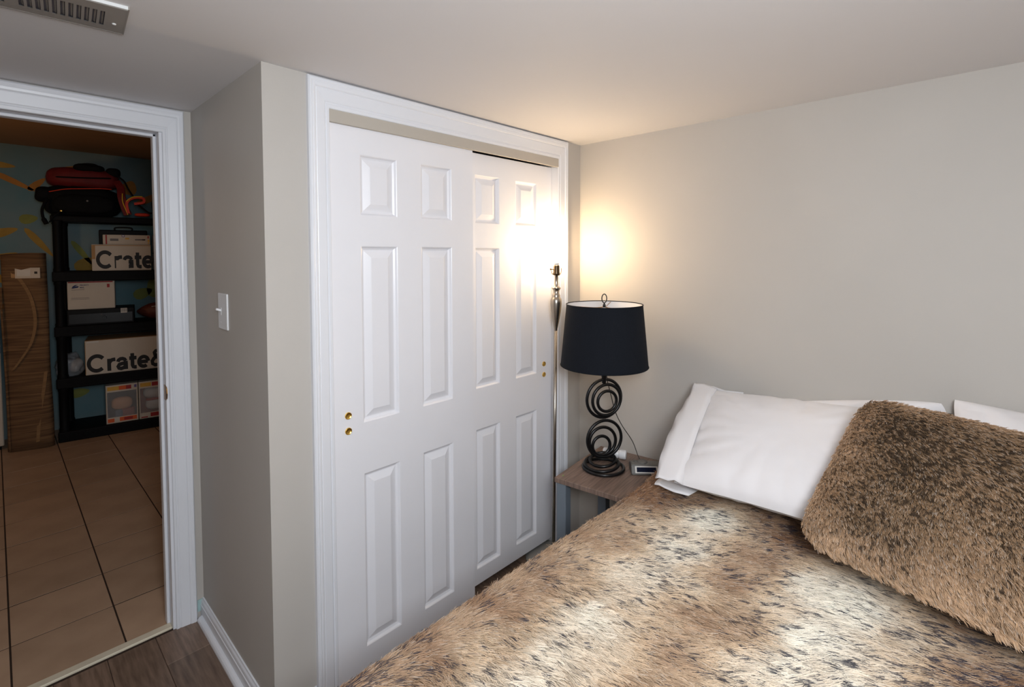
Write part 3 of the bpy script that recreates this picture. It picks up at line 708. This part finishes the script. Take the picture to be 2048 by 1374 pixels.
def scatter(P, n, keep):
    a, b, _ = P.shape; u = RNG.random(n*3); v = RNG.random(n*3)
    p00, p10, p11, p01 = P[:-1, :-1], P[1:, :-1], P[1:, 1:], P[:-1, 1:]
    ar = np.linalg.norm(np.cross(p11-p00, p10-p01), axis=2)/2; ar = ar*keep((p00+p11)/2)
    c = np.cumsum(ar.ravel()); k = np.searchsorted(c, RNG.random(n)*c[-1]); i, j = np.unravel_index(np.minimum(k, len(c)-1), ar.shape)
    u = RNG.random(n)[:, None]; v = RNG.random(n)[:, None]
    r = p00[i, j]*(1-u)*(1-v)+p10[i, j]*u*(1-v)+p11[i, j]*u*v+p01[i, j]*(1-u)*v
    nn = np.cross(p10[i, j]-p00[i, j], p01[i, j]-p00[i, j]); nn /= np.linalg.norm(nn, axis=1)[:, None]+1e-12
    return r, nn
def keep_blanket(c): return ((c[..., 1] > -1.95) & (c[..., 0] > -.36) & (c[..., 2] > .36)).astype(float)
r, nn = scatter(BP, 260000, keep_blanket)
nn = np.where(nn[:, 2:3] < -.05, -nn, nn); nn = np.where(((nn[:, 1] < 0) & (r[:, 1] > BY0-.03))[:, None], -nn, nn)
flow = np.array([.25, -.95, 0])[None]*np.ones((len(r), 1)); flow[:, 0] += (fbm(r, 2.5, 31)-.5)*2.2; flow[:, 1] += (fbm(r, 2.5, 41)-.5)*1.0
eb = np.clip((r[:, 1]-(BY0-.14))/.12, 0, 1)[:, None]; flow = flow*(1-eb)+eb*(np.array([.85, .25, -.1])+(RNG.random((len(r), 3))-.5)*.8)
flow = np.where((r[:, 2] < BZ-.05)[:, None], np.array([.55, .1, -.7])+(RNG.random((len(r), 3))-.5)*.5, flow)
dr = flow-nn*(flow*nn).sum(1)[:, None]; dr /= np.linalg.norm(dr, axis=1)[:, None]+1e-9
tone, dark = blanket_tone(r)
curve_strip('pile', blk, r, nn, dr, .036, .34, dye_colour(tone), INK, dark, .0008, clump=(.0045, .020, .012), clump_w=.35)

# ------------------------------------------------------------------ pillows
def pillow_mesh(w_, h_, th, nu=64, nv=44, seed=0, wr=.006, pinch=.05, corner=.03):
    """two-sided cushion, local x width, y height, z thickness; returns one closed grid (nu, 2*nv)"""
    U = np.linspace(-1, 1, nu); Vv = np.linspace(-1, 1, nv)
    u, v = np.meshgrid(U, Vv, indexing='ij')
    def surf(sg):
        prof = (np.clip(1-np.abs(u)**2.6, 0, 1)**.62)*(np.clip(1-np.abs(v)**2.6, 0, 1)**.62)
        cr = 1-corner*(u*v)**6; x = u*w_/2*(1-pinch*(1-v**2))*cr; y = v*h_/2*(1-pinch*(1-u**2))*cr
        p = np.stack([x, y, sg*th/2*prof], -1)
        q = p.reshape(-1, 3)+seed
        rad = np.sqrt(np.abs(u)**2+np.abs(v)**2).ravel()
        edge = np.clip(rad-.35, 0, 1)
        diag = np.abs(np.sin((np.arctan2(v, u).ravel()*9+fbm(q, 7, seed)*6)))
        dz = (fbm(q, 9, seed+3)-.5)*wr*2+(diag-.5)*wr*1.3*edge
        p[..., 2] += sg*(dz.reshape(u.shape))*np.clip(prof*2.2, 0, 1)
        return p
    top, bot = surf(1), surf(-1)
    return np.concatenate([top, bot[:, ::-1]], 1)
def place_grid(P, c, r_, u_, n_):
    A = np.array([r_, u_, n_], float); return P @ A+np.array(c)
def unit(v): v = np.array(v, float); return v/np.linalg.norm(v)
def quadmap(q, dims):
    BL, BR, TL, TR = (np.array(v, float) for v in q)
    def f(P):
        a = (P[..., 0]/dims[0]+.5)[..., None]; b = (P[..., 1]/dims[1]+.5)[..., None]
        base = BL*(1-a)*(1-b)+BR*a*(1-b)+TL*(1-a)*b+TR*a*b
        n_ = np.cross(BR-BL, TL-BL); n_ /= np.linalg.norm(n_)
        return base+n_*P[..., 2:3]
    return f
def pillow(q, dims, label, seed, pinch=.05, wr=.006):
    f = quadmap(q, dims); P = pillow_mesh(*dims, seed=seed, pinch=pinch, wr=wr, nu=84, nv=56)
    o = grid_mesh('pillow', f(P), 'sheet'); tag(o, label, 'pillow', 'white bed pillows'); return o, f
dA = (.66, .50, .165)
QA = ((1.050, -.820, .735), (1.050, -1.46, .755), (1.530, -.745, .962), (1.510, -1.46, 1.010))
PA, fA = pillow(QA, dA, 'front white pillow, propped slanting on the fur blanket near the nightstand', 3, wr=.008)
def sheet_strip(name, rows, m, parent, th=.003):
    P = np.array([[list(q) for q in row] for row in rows])
    o = grid_mesh(name, P, m, parent); md = o.modifiers.new('thickness', 'SOLIDIFY'); md.thickness = th; md.offset = 0
    return o
def LA(x, y, z): return Vector(fA(np.array([[x, y, z]]))[0])
rows = []
for k in range(41):
    t = k/40; y = (-.255+t*.512)
    bul = .020*math.sin(PI*t); wv = .0035*math.sin(t*31)+.0025*math.sin(t*17+1)
    rows.append([LA(-.285, y*.97, .034*math.sin(PI*t)**.6+.004), LA(-.312, y*.985, .020+bul*.8+wv), LA(-.336-.004*math.sin(t*9), y, .016+bul-wv), LA(-.362-.006*math.sin(t*7+1), y*1.01, .018+bul+wv), LA(-.385-.008*math.sin(t*5), y*1.015, .014+bul*.8-wv)])
sheet_strip('hem', rows, 'sheet', PA)
# lower side of the open pillowcase end, lying on the blanket and standing against the wall
rows = []
E_ = [(1.060, -.752, BZ+.050), (1.18, -.738, BZ+.046), (1.32, -.722, BZ+.050), (1.45, -.705, BZ+.060), (1.555, -.694, BZ+.085), (1.595, -.690, BZ+.16), (1.605, -.690, BZ+.24), (1.590, -.690, BZ+.305)]
for k, p in enumerate(smoothpath(E_, 36)):
    q = Vector((min(p.x, 1.58), -.88, p.z+.004*math.sin(k*.8)))
    rows.append([p.lerp(q, s_)+Vector((0, .003*math.sin(k*.9+s_*3), .004*math.sin(s_*9+k*.5))) for s_ in (0, .15, .35, .6, 1)])
sheet_strip('hem', rows, 'sheet', PA)
PB, _ = pillow(((1.560, -.86, .715), (1.560, -1.525, .715), (1.598, -.93, .925), (1.608, -1.515, 1.045)), (.66, .38, .085), 'white pillow upright on the wall, half hidden behind the front pillow and fur cushion', 9, wr=.010, pinch=-.06)
PC, _ = pillow(((1.330, -1.545, .755), (1.330, -2.20, .755), (1.600, -1.530, 1.066), (1.600, -2.20, 1.030)), (.66, .44, .13), 'white pillow behind the fur cushion, separated by a gap from the other two', 21, wr=.009)

# ------------------------------------------------------------------ fur cushion
right = unit((-.17, -1, -.055)); upv = np.array([.43, .095, .30]); upv -= right*(upv @ right); upv = unit(upv); nrm = np.cross(right, upv)
cw, ch = .585, .53
c0 = np.array([.905, -1.250, .766])             # lower corner towards the nightstand
cc = c0+right*cw/2+upv*ch/2+nrm*.015
CP = pillow_mesh(cw, ch, .13, 48, 36, seed=31, wr=.004, pinch=.015, corner=.085)
CW = place_grid(CP, cc, right, upv, nrm)
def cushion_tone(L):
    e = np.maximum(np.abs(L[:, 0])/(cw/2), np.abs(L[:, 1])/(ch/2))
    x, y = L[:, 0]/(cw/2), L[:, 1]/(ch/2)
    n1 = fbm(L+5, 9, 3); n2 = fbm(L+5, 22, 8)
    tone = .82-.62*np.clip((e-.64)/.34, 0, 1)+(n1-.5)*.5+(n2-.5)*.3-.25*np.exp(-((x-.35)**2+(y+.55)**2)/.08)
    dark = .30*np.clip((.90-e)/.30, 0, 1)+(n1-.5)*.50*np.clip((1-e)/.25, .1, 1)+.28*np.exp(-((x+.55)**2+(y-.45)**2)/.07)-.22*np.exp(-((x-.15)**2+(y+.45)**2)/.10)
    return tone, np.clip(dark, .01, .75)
def cushion_colour(t):
    t = np.clip(t, 0, 1)[:, None]
    a, b, c = (np.array(lin(*q)) for q in ((202, 168, 135), (156, 127, 99), (122, 98, 74)))
    return np.where(t < .5, a+(b-a)*(t/.5), b+(c-b)*((t-.5)/.5))
tone, _ = cushion_tone(CP.reshape(-1, 3))
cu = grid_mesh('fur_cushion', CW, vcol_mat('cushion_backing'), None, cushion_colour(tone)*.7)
tag(cu, 'square brown faux fur cushion with black tips leaning on the white pillows', 'cushion')
rl, nl = scatter(CP[:, :36+6], 120000, lambda c: np.ones(c.shape[:2]))
outw = np.sign((nl*rl).sum(1)+nl[:, 2]*.02); nl = np.where((rl[:, 2:3] > 0) & (nl[:, 2:3] < 0), -nl, nl); nl = np.where((rl[:, 2:3] <= 0) & (nl[:, 2:3] > 0), -nl, nl)
ed = np.clip((np.maximum(np.abs(rl[:, 0])/(cw/2), np.abs(rl[:, 1])/(ch/2))-.9)/.1, 0, 1)[:, None]
nl = nl+ed*.9*np.stack([np.sign(rl[:, 0])*(np.abs(rl[:, 0])/(cw/2))**6, np.sign(rl[:, 1])*(np.abs(rl[:, 1])/(ch/2))**6, 0*rl[:, 0]], 1); nl /= np.linalg.norm(nl, axis=1)[:, None]
fl2 = np.stack([.55+(fbm(rl, 6, 50)-.5)*1.6, -.8+(fbm(rl, 6, 60)-.5)*1.2, 0*rl[:, 0]], 1)
fl2 -= nl*(fl2*nl).sum(1)[:, None]; fl2 /= np.linalg.norm(fl2, axis=1)[:, None]+1e-9
tone, dark = cushion_tone(rl)
A = np.array([right, upv, nrm])
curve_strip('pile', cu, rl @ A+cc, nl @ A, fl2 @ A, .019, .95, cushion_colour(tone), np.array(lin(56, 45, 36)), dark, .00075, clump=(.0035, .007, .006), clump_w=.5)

# ------------------------------------------------------------------ storage room: rack
RA = -.1729; RO = Vector((-.266, 3.878, 0)); RM = Matrix.Translation(RO) @ Matrix.Rotation(RA, 4, 'Z')
def W(u, v, z): return RM @ Vector((u, v, z))
rack = empty('storage_rack', RO, RA, 'black plastic five-tier storage rack against the mural wall', 'shelf unit')
RW, RD = .93, .40
TOPS = [.086, .530, .960, 1.415, 1.873]
for i, z in enumerate(TOPS):
    th = .085 if i else .086
    bm = B(.012, RW, 0, RD, z-.045 if i == 4 else z-th, z, bev=.008, seg=2)
    if i == 0: pass
    s_ = ob('shelf', bm, 'rack', rack)
    bm = bmesh.new()
    for k in range(2): box(bm, .09, RW-.09, -.003, .001, z-.022-k*.026, z-.012-k*.026, bev=.001)
    ob('front_rib', bm, 'rack', s_)
for i in range(4):
    for u in (.052, RW-.045):
        for v in (.045, RD-.045):
            a, b = TOPS[i], TOPS[i+1]-(.045 if i == 3 else .085)
            bm = lathe([(.037, a), (.037, a+.02), (.033, a+.03), (.033, b-.03), (.037, b-.02), (.037, b)], 16, mtx=Matrix.Translation((u, v, 0)))
            ob('post', bm, 'rack', rack, True)
for u in (.052,): ob('post_cap', lathe([(.036, 1.873), (.036, 1.888), (.026, 1.898), (0, 1.900)], 16, mtx=Matrix.Translation((u, .045, 0))), 'rack', rack, True)

def carton(name, u0, u1, v0, v1, z0, z1, m, label, cat, group=None, bev=.004, rz=0):
    c = W((u0+u1)/2, (v0+v1)/2, z0); e = empty(name, c, RA+rz, label, cat, group)
    a, b, h = (u1-u0)/2, (v1-v0)/2, z1-z0
    ob('box_body', B(-a, a, -b, b, 0, h, bev=bev), m, e)
    return e, a, b, h
def front(e, x0, x1, z0, z1, y, m, name='print', th=.0008):
    return ob(name, B(x0, x1, y-th, y, z0, z1), m, e)
e, a, b, h = carton('carton', .262, .668, .02, .34, 1.4155, 1.640, 'carton', 'white carton with cut-off bold lettering on the shelf below the backpacks', 'box')
bold_text('Crate', .150, (-a+.034, .020), 'ink', e, .385, -b-.0005)
front(e, -a+.160, -a+.246, .004, .088, -b-.0024, 'carton', 'tape_patch'); front(e, -a+.001, -a+.024, .10, .215, -b, 'carton_tan', 'corner_tape'); front(e, -a, a, h-.012, h-.006, -b, 'carton_tan', 'flap_edge')
e, a, b, h = carton('shipping_box', .338, .666, .03, .25, 1.641, 1.724, 'carton', 'flat white shipping box with red stripe on top of the lettered carton', 'box')
front(e, -a+.018, -a+.028, 0.002, h-.002, -b, 'inkred', 'stripe'); front(e, -a+.048, -a+.105, .030, .050, -b, 'inkgrey'); front(e, .055, .128, .036, .048, -b, 'inkgrey'); front(e, .105, .128, .037, .046, -b-.0009, 'ink')
front(e, -.012, .015, .044, .058, -b, 'inkyellow'); front(e, a-.020, a-.010, .054, .075, -b, 'inkred'); front(e, a-.020, a-.006, .024, .044, -b, 'inkyellow'); front(e, a-.018, a-.010, .006, .02, -b, 'inkyellow')
ob('closure_button', lathe([(0, .001), (.010, .001), (.011, 0)], 16, mtx=Matrix.Translation((-.026, -b, h-.010)) @ Matrix.Rotation(PI/2, 4, 'X')), 'inkpurple', e)
ob('closure_button', lathe([(0, .002), (.007, .002), (.0075, 0)], 16, mtx=Matrix.Translation((-.026, -b, h-.009)) @ Matrix.Rotation(PI/2, 4, 'X')), 'inkwhite', e)
e = empty('equipment_case', W(.47, .345, 1.4155), RA, 'dark case standing behind the flat shipping box', 'case')
ob('case_body', B(-.175, .175, -.0, .05, 0, .362, bev=.008, seg=2), 'electronics', e); ob('handle', tube(smoothpath([(-.06, .025, .355), (-.055, .025, .385), (.055, .025, .385), (.06, .025, .355)], 16), .006, 8), 'electronics', e, True)
for k, (z0, z1) in enumerate(((1.4155, 1.562), (1.566, 1.728))):
    e = empty('storage_case', W(.735, .12, z0), RA, ['dark grey case beside the lettered carton, lower of two', 'dark grey case beside the shipping box, upper of two'][k], 'case', 'stacked grey cases')
    ob('case_body', B(-.055, .055, -.10, .10, 0, z1-z0, bev=.006), 'greycase', e)
    for j in range(3): ob('spine_label', B(-.042+j*.030, -.026+j*.030, -.1012, -.100, .015, z1-z0-.02), ['inkgrey', 'electronics', 'inkgrey'][j], e)
e, a, b, h = carton('stereo_receiver', .092, .535, .02, .34, .9605, 1.092, 'electronics', 'flat black stereo receiver under the white mailer box', 'electronics')
ob('front_panel', B(-a+.01, a-.01, -b-.004, -b, .012, h-.035, bev=.002), 'black', e)
st_ = front(e, a-.092, a-.048, .088, .128, -b-.0041, 'inkwhite', 'barcode_sticker')
for k in range(6): ob('barcode_line', B(a-.088+k*.0065, a-.0855+k*.0065, -b-.0056, -b-.0049, .096, .124), 'ink', st_)
ob('knob', lathe([(0, .018), (.014, .018), (.016, 0)], 16, mtx=Matrix.Translation((.02, -b-.003, .055)) @ Matrix.Rotation(PI/2, 4, 'X')), 'black', e)
ob('indicator_light', lathe([(0, .003), (.003, .002), (.004, 0)], 10, mtx=Matrix.Translation((.0, -b-.004, .085)) @ Matrix.Rotation(PI/2, 4, 'X')), 'inkgrey', e)
e, a, b, h = carton('mailer_box', .096, .406, .05, .16, 1.0925, 1.338, 'carton', 'white mailer box with red top line and blue eagle emblem on the receiver', 'box')
front(e, -a+.006, a-.012, h-.022, h-.012, -b, 'inkred', 'red_line')
bm = poly_extrude([(-a+.028, h-.068), (-a+.036, h-.050), (-a+.050, h-.040), (-a+.072, h-.038), (-a+.050, h-.050), (-a+.074, h-.049), (-a+.070, h-.062), (-a+.040, h-.068)], lambda x, z: Vector((x, -b, z)), Vector((0, -.0008, 0)))
ob('eagle_emblem', bm, 'inkblue', e)
lettering('PRIORITY', .012, (-a+.082, -b-.0004, h-.048), (1, 0, 0), (0, 0, 1), 'inkblue', e, width=.058); lettering('MAIL', .012, (-a+.082, -b-.0004, h-.068), (1, 0, 0), (0, 0, 1), 'inkblue', e, width=.028)
front(e, -a+.028, -a+.11, h-.082, h-.079, -b, 'inkgrey'); front(e, -a+.024, -a+.14, .094, .097, -b, 'inkgrey'); front(e, -a+.024, -a+.14, .084, .0865, -b, 'inkgrey'); front(e, a-.052, a-.034, h-.066, h-.036, -b, 'inkred', 'red_mark')
fb = tag(ob('football', lathe([(0, -.15), (.012, -.145), (.040, -.11), (.066, -.06), (.078, 0), (.066, .06), (.040, .11), (.012, .145), (0, .15)], 28, mtx=Matrix.Translation(W(.70, .17, .960+.079)) @ Matrix.Rotation(RA, 4, 'Z') @ Matrix.Rotation(PI/2, 4, 'Y')), 'leather', None, True), 'brown leather football lying on the rack beside the receiver', 'ball')
ob('lacing', tube([W(.66+k*.01, .10, 1.082+.001*k) for k in range(8)], .003, 6), 'inkwhite', fb)
e, a, b, h = carton('long_carton', .196, .860, .03, .37, .5305, .822, 'carton', 'long white carton with big bold lettering on the second shelf from the floor', 'box')
bold_text('Crate&', .150, (-a+.016, .020), 'ink', e, .535, -b-.0005)
front(e, -a, -a+.004, .004, h-.01, -b-.0003, 'carton_tan', 'corner_tape'); ob('tape_strip', B(-a+.015, -a+.09, -b-.001, -b, h-.018, h-.004), 'inkwhite', e); ob('top_binding', B(-a, a, -b-.001, b, h, h+.002), 'carton_tan', e)
cb = tag(ob('plastic_bag', blob((.16, .20, .150), W(.080, .16, .530+.082), .6, .055, 17, 5, 30, 20), 'clearbag', None, True), 'crumpled clear plastic bag beside the long carton', 'bag')
def toybox(u0, u1, label, kind):
    e, a, b, h = None, (u1-u0)/2, .075, .335
    e = empty('toy_box', W((u0+u1)/2, .03+b, .0875), RA, label, 'box', 'toy window boxes on the bottom shelf')
    bm = bmesh.new()
    box(bm, -a, a, b-.004, b, 0, h); box(bm, -a, a, -b, b, 0, .004); box(bm, -a, a, -b, b, h-.004, h); box(bm, -a, -a+.004, -b, b, .004, h-.004); box(bm, a-.004, a, -b, b, .004, h-.004)
    box(bm, -a, a, -b, -b+.004, h-.062, h); box(bm, -a, a, -b, -b+.004, 0, .052); box(bm, -a, -a+.010, -b, -b+.004, .052, h-.062); box(bm, a-.010, a, -b, -b+.004, .052, h-.062)
    ob('box_body', bm, 'carton', e)
    ob('window_film', B(-a+.008, a-.008, -b+.0042, -b+.0048, .048, h-.058), 'film', e)
    bk = ob('inner_card', B(-a+.006, a-.006, b-.010, b-.005, .006, h-.006), 'electronics' if kind == 0 else 'rust', e)
    yb = -b
    if kind == 0:
        for k, (x0, x1, m) in enumerate(((-a+.012, -.02, 'inkyellow'), (-.02, .03, 'inkorange'), (.03, .066, 'inkred'))): front(e, x0, x1, h-.048, h-.014, yb, m, 'header_band')
        front(e, .086, a-.008, h-.040, h-.016, yb, 'inkpurple', 'corner_mark')
        front(e, -a+.010, -a+.055, .010, .042, yb, 'inkorange', 'footer_band'); front(e, -.02, a-.012, .012, .046, yb, 'inkorange', 'footer_band'); front(e, .01, .07, .018, .040, yb-.0009, 'inkred', 'title_plate')
        ob('inner_tray', blob((.15, .07, .11), (-.004, -.006, .155), .75, .004, 14, 2, 26, 16), 'peach', e, True)
        ob('inner_block', B(-.01, .085, -.025, .03, .006, .108, bev=.012, seg=2), 'rust', e); ob('inner_block', B(-.055, .0, -.035, .01, .040, .100, bev=.012, seg=2), 'bluegrey', e)
    else:
        front(e, -a+.012, -.02, h-.048, h-.014, yb, 'inkyellow', 'header_band'); front(e, -.015, a-.008, h-.048, h-.014, yb, 'inkred', 'header_band')
        front(e, -.03, a-.012, .012, .046, yb, 'inkred', 'footer_band'); front(e, -a+.014, -.05, .008, .018, yb, 'inkred', 'footer_band')
        ob('inner_tray', blob((.17, .08, .11), (.004, -.012, .218), .8, .003, 14, 2, 26, 16), 'tray', e, True); ob('inner_tray', blob((.14, .08, .11), (.004, -.012, .115), .8, .003, 14, 2, 26, 16), 'tray', e, True)
        ob('inner_band', B(-.06, .07, -.056, .02, .150, .168, bev=.008, seg=2), 'inkred', e)
    return e
toybox(.320, .543, 'window toy box with orange and yellow header on the lowest shelf', 0)
toybox(.548, .770, 'window toy box with red header and pale tray beside the doorway edge', 1)

# bags on top of the rack
bg = empty('duffel_bag', W(.21, .20, 1.874), RA, 'bulky black duffel bag slumped over the top of the rack', 'bag')
ob('bag_body', blob((.50, .34, .27), (0, -.01, .128), .62, .035, 8, 4, 40, 24), 'bag', bg, True)
ob('side_pocket', blob((.13, .16, .12), (-.235, -.07, .175), .75, .02, 12, 9, 22, 14), 'bag', bg, True)
ob('front_flap', blob((.40, .08, .16), (.02, -.175, .10), .7, .014, 12, 14, 30, 16), 'bag', bg, True)
ob('hanging_strap', tube(smoothpath([(-.21, -.18, .13), (-.238, -.205, .05), (-.235, -.215, -.02), (-.215, -.215, -.075)], 20), [.010]*15+[.016]*6, 8), 'bag', bg, True)
ob('strap_loop', tube(smoothpath([(-.20, -.20, -.06), (-.17, -.21, -.01), (-.13, -.205, .03)], 12), .006, 6), 'bag', bg, True)
ob('buckle', lathe([(0, .004), (.007, .003), (.008, 0)], 12, mtx=Matrix.Translation((.04, -.215, .125)) @ Matrix.Rotation(PI/2, 4, 'X')), 'inkgrey', bg)
ob('buckle', lathe([(0, .004), (.006, .003), (.007, 0)], 12, mtx=Matrix.Translation((-.125, -.222, .035)) @ Matrix.Rotation(PI/2, 4, 'X')), 'brass', bg)
ob('piping', tube(smoothpath([(-.20, -.16, .19), (-.10, -.19, .215), (.0, -.20, .225), (.12, -.20, .235), (.2, -.18, .235)], 24), .004, 6), 'orangered', bg, True)
bp_ = empty('backpack', W(.22, .19, 2.128), RA, 'red and black backpack lying on top of the black duffel bag', 'backpack')
ob('pack_body', blob((.48, .30, .175), (.0, 0, .072), .62, .020, 9, 12, 40, 22), 'red', bp_, True)
ob('top_pad', blob((.20, .16, .07), (.04, -.08, .155), .7, .012, 12, 22, 26, 14), 'bag', bp_, True)
ob('grab_loop', tube(smoothpath([(-.05, -.10, .15), (.0, -.12, .182), (.08, -.12, .185), (.13, -.10, .15)], 20), .009, 8), 'bag', bp_, True)
ob('zip_band', tube(smoothpath([(-.235, -.05, .07), (-.15, -.14, .062), (.0, -.155, .065), (.15, -.145, .075), (.235, -.04, .09)], 26), .006, 6), 'bag', bp_, True)
ob('corner_patch', blob((.10, .10, .08), (.20, -.07, .135), .7, .008, 12, 25, 20, 12), 'bag', bp_, True)
def ribbon(name, pts, wdir, wd, th, m, parent, n=24):
    P = smoothpath(pts, n); wv = Vector(wdir).normalized(); bm = bmesh.new(); prev = None
    for i, p in enumerate(P):
        t = (P[min(i+1, n)]-P[max(i-1, 0)]).normalized(); nn_ = t.cross(wv).normalized()
        q = [bm.verts.new(p+wv*sx*wd/2+nn_*sy*th/2) for sx, sy in ((-1, -1), (1, -1), (1, 1), (-1, 1))]
        if prev:
            for k in range(4): bm.faces.new((prev[k], prev[(k+1) % 4], q[(k+1) % 4], q[k]))
        prev = q
    return ob(name, bm, m, parent)
st = ribbon('shoulder_strap', [(.22, -.10, .06), (.250, -.15, .0), (.255, -.185, -.08), (.275, -.19, -.17), (.295, -.19, -.232)], (1, -.2, .25), .055, .014, 'red', bp_)
ob('strap_edge', tube(smoothpath([(.262, -.20, -.05), (.262, -.204, -.12), (.282, -.204, -.19), (.295, -.204, -.232)], 20), .004, 6), 'yellow', st, True)
st = ribbon('shoulder_strap', [(.300, -.19, -.220), (.290, -.19, -.13), (.335, -.19, -.085), (.40, -.19, -.082), (.405, -.185, -.12), (.34, -.18, -.135)], (0, 1, 0), .06, .020, 'orangered', bp_)
ob('strap_edge', tube(smoothpath([(.288, -.222, -.118), (.335, -.222, -.078), (.40, -.222, -.071)], 20), .005, 6), 'yellow', st, True)
ribbon('shoulder_strap', [(.37, -.18, -.14), (.40, -.18, -.17), (.44, -.18, -.205), (.465, -.18, -.21)], (0, 1, 0), .05, .012, 'bag', bp_)
ob('strap_end', blob((.11, .07, .030), (.395, -.17, -.226), .7, .005, 14, 7, 20, 10), 'orangered', bp_, True)
ob('webbing', tube(smoothpath([(.21, -.08, .12), (.27, -.12, .07), (.30, -.15, .0), (.335, -.17, -.07)], 20), .007, 6), 'bag', bp_, True)
tag(ob('round_basket', lathe([(0, 1.8735), (.085, 1.8735), (.11, 1.93), (.118, 2.02), (.10, 2.12), (.065, 2.18), (.04, 2.195), (0, 2.195)], 28, mtx=Matrix.Translation((W(.800, .21, 0).x, W(.800, .21, 0).y, 0))), 'basket', None, True), 'dark brown rounded basket beside the bags, half hidden by the doorway', 'basket')

# ------------------------------------------------------------------ folded rug and cabinet beside the rack
def rug():
    e = empty('rolled_rug', (-.410, 3.905, 0), R(-19), 'folded brown striped rug standing on end beside the black rack', 'rug')
    outer = []
    hw, hd = .132, .046
    for k in range(40):
        t = 2*PI*k/40; outer.append((hw*math.copysign(abs(math.cos(t))**.45, math.cos(t)), hd*math.copysign(abs(math.sin(t))**.8, math.sin(t))))
    inner = [(x*.92, y*.62) for x, y in outer]; n = 40; NZ_ = 16
    bm = bmesh.new(); rows = []
    for i in range(NZ_+1):
        z = 1.555*i/NZ_; lean = .0; sc = 1+.06*(1-i/NZ_)**2; sh_ = .006*math.sin(i*.7)
        rows.append([bm.verts.new((x*sc+sh_*.4, y*(1.0+.25*math.sin(i*.5))+lean, z+(.012*math.sin(x*9+1) if i == NZ_ else 0))) for x, y in outer])
    for a, b in zip(rows, rows[1:]):
        for k in range(n): bm.faces.new((a[k], a[(k+1) % n], b[(k+1) % n], b[k]))
    top = rows[-1]; inn = [bm.verts.new((x, y, 1.553)) for x, y in inner]; low = [bm.verts.new((x, y, 1.46)) for x, y in inner]
    for k in range(n):
        bm.faces.new((top[k], top[(k+1) % n], inn[(k+1) % n], inn[k])); bm.faces.new((inn[k], inn[(k+1) % n], low[(k+1) % n], low[k]))
    bm.faces.new(low); bm.faces.new(rows[0][::-1])
    ob('rug_body', bm, 'rug', e, True)
    # loose outer edge of the rug seen as an upright fold, and a woven arc
    ob('rug_edge', tube(smoothpath([(-.112, -.050, .01), (-.112, -.056, .4), (-.118, -.058, .8), (-.126, -.052, 1.1), (-.129, -.040, 1.3)], 24), .008, 8), 'rug', e, True)
    arc = smoothpath([(-.085, -.0500, 1.44), (-.02, -.0530, 1.37), (.045, -.0535, 1.22), (.068, -.0535, 1.03), (.040, -.0540, .86), (-.02, -.0550, .74), (-.075, -.0560, .65)], 30)
    ribbon('woven_arc', arc, (1, 0, .35), .022, .003, M['rug2'], e, 30); ribbon('woven_arc', smoothpath([(.118, -.046, .62), (.098, -.050, .45), (.072, -.053, .28), (.055, -.054, .06)], 16), (1, 0, .2), .022, .003, M['rug2'], e, 16)
    ob('label', B(-.040, .108, -.056, -.0525, 1.368, 1.450), 'carton', e); ob('label_tab', B(-.064, -.040, -.0545, -.052, 1.372, 1.445), 'carton_tan', e)
    ob('label_print', B(-.028, .05, -.0568, -.0558, 1.385, 1.435), 'inkwhite', e); ob('label_print', B(.074, .092, -.0568, -.0558, 1.402, 1.420), 'ink', e)
M['rug2'] = mat('pale_jute', lin(158, 124, 86), .85, noise=.3, nscale=8, stretch=(.6, .6, 14), bump=.4, bscale=160)
rug()
cb = empty('storage_cabinet', (-.93, 4.17, 0), 0, 'white cabinet with blue-grey band, mostly outside the frame behind the rug', 'cabinet')
ob('cabinet_body', B(-.35, .368, -.15, .155, .03, 1.03, bev=.006), 'carton', cb); ob('band', B(-.352, .370, -.153, .0, .775, .825), 'bluegrey', cb); ob('plinth', B(-.33, .35, -.13, .15, 0, .03), 'rack', cb)
lf = empty('ceiling_light', (-1.35, 2.6, FZ), 0, 'warm round ceiling light of the storage room, outside the frame', 'ceiling light')
ob('canopy', lathe([(0, 0), (.07, 0), (.07, -.02), (.02, -.03), (0, -.03)], 24), 'oldbrass', lf, True)
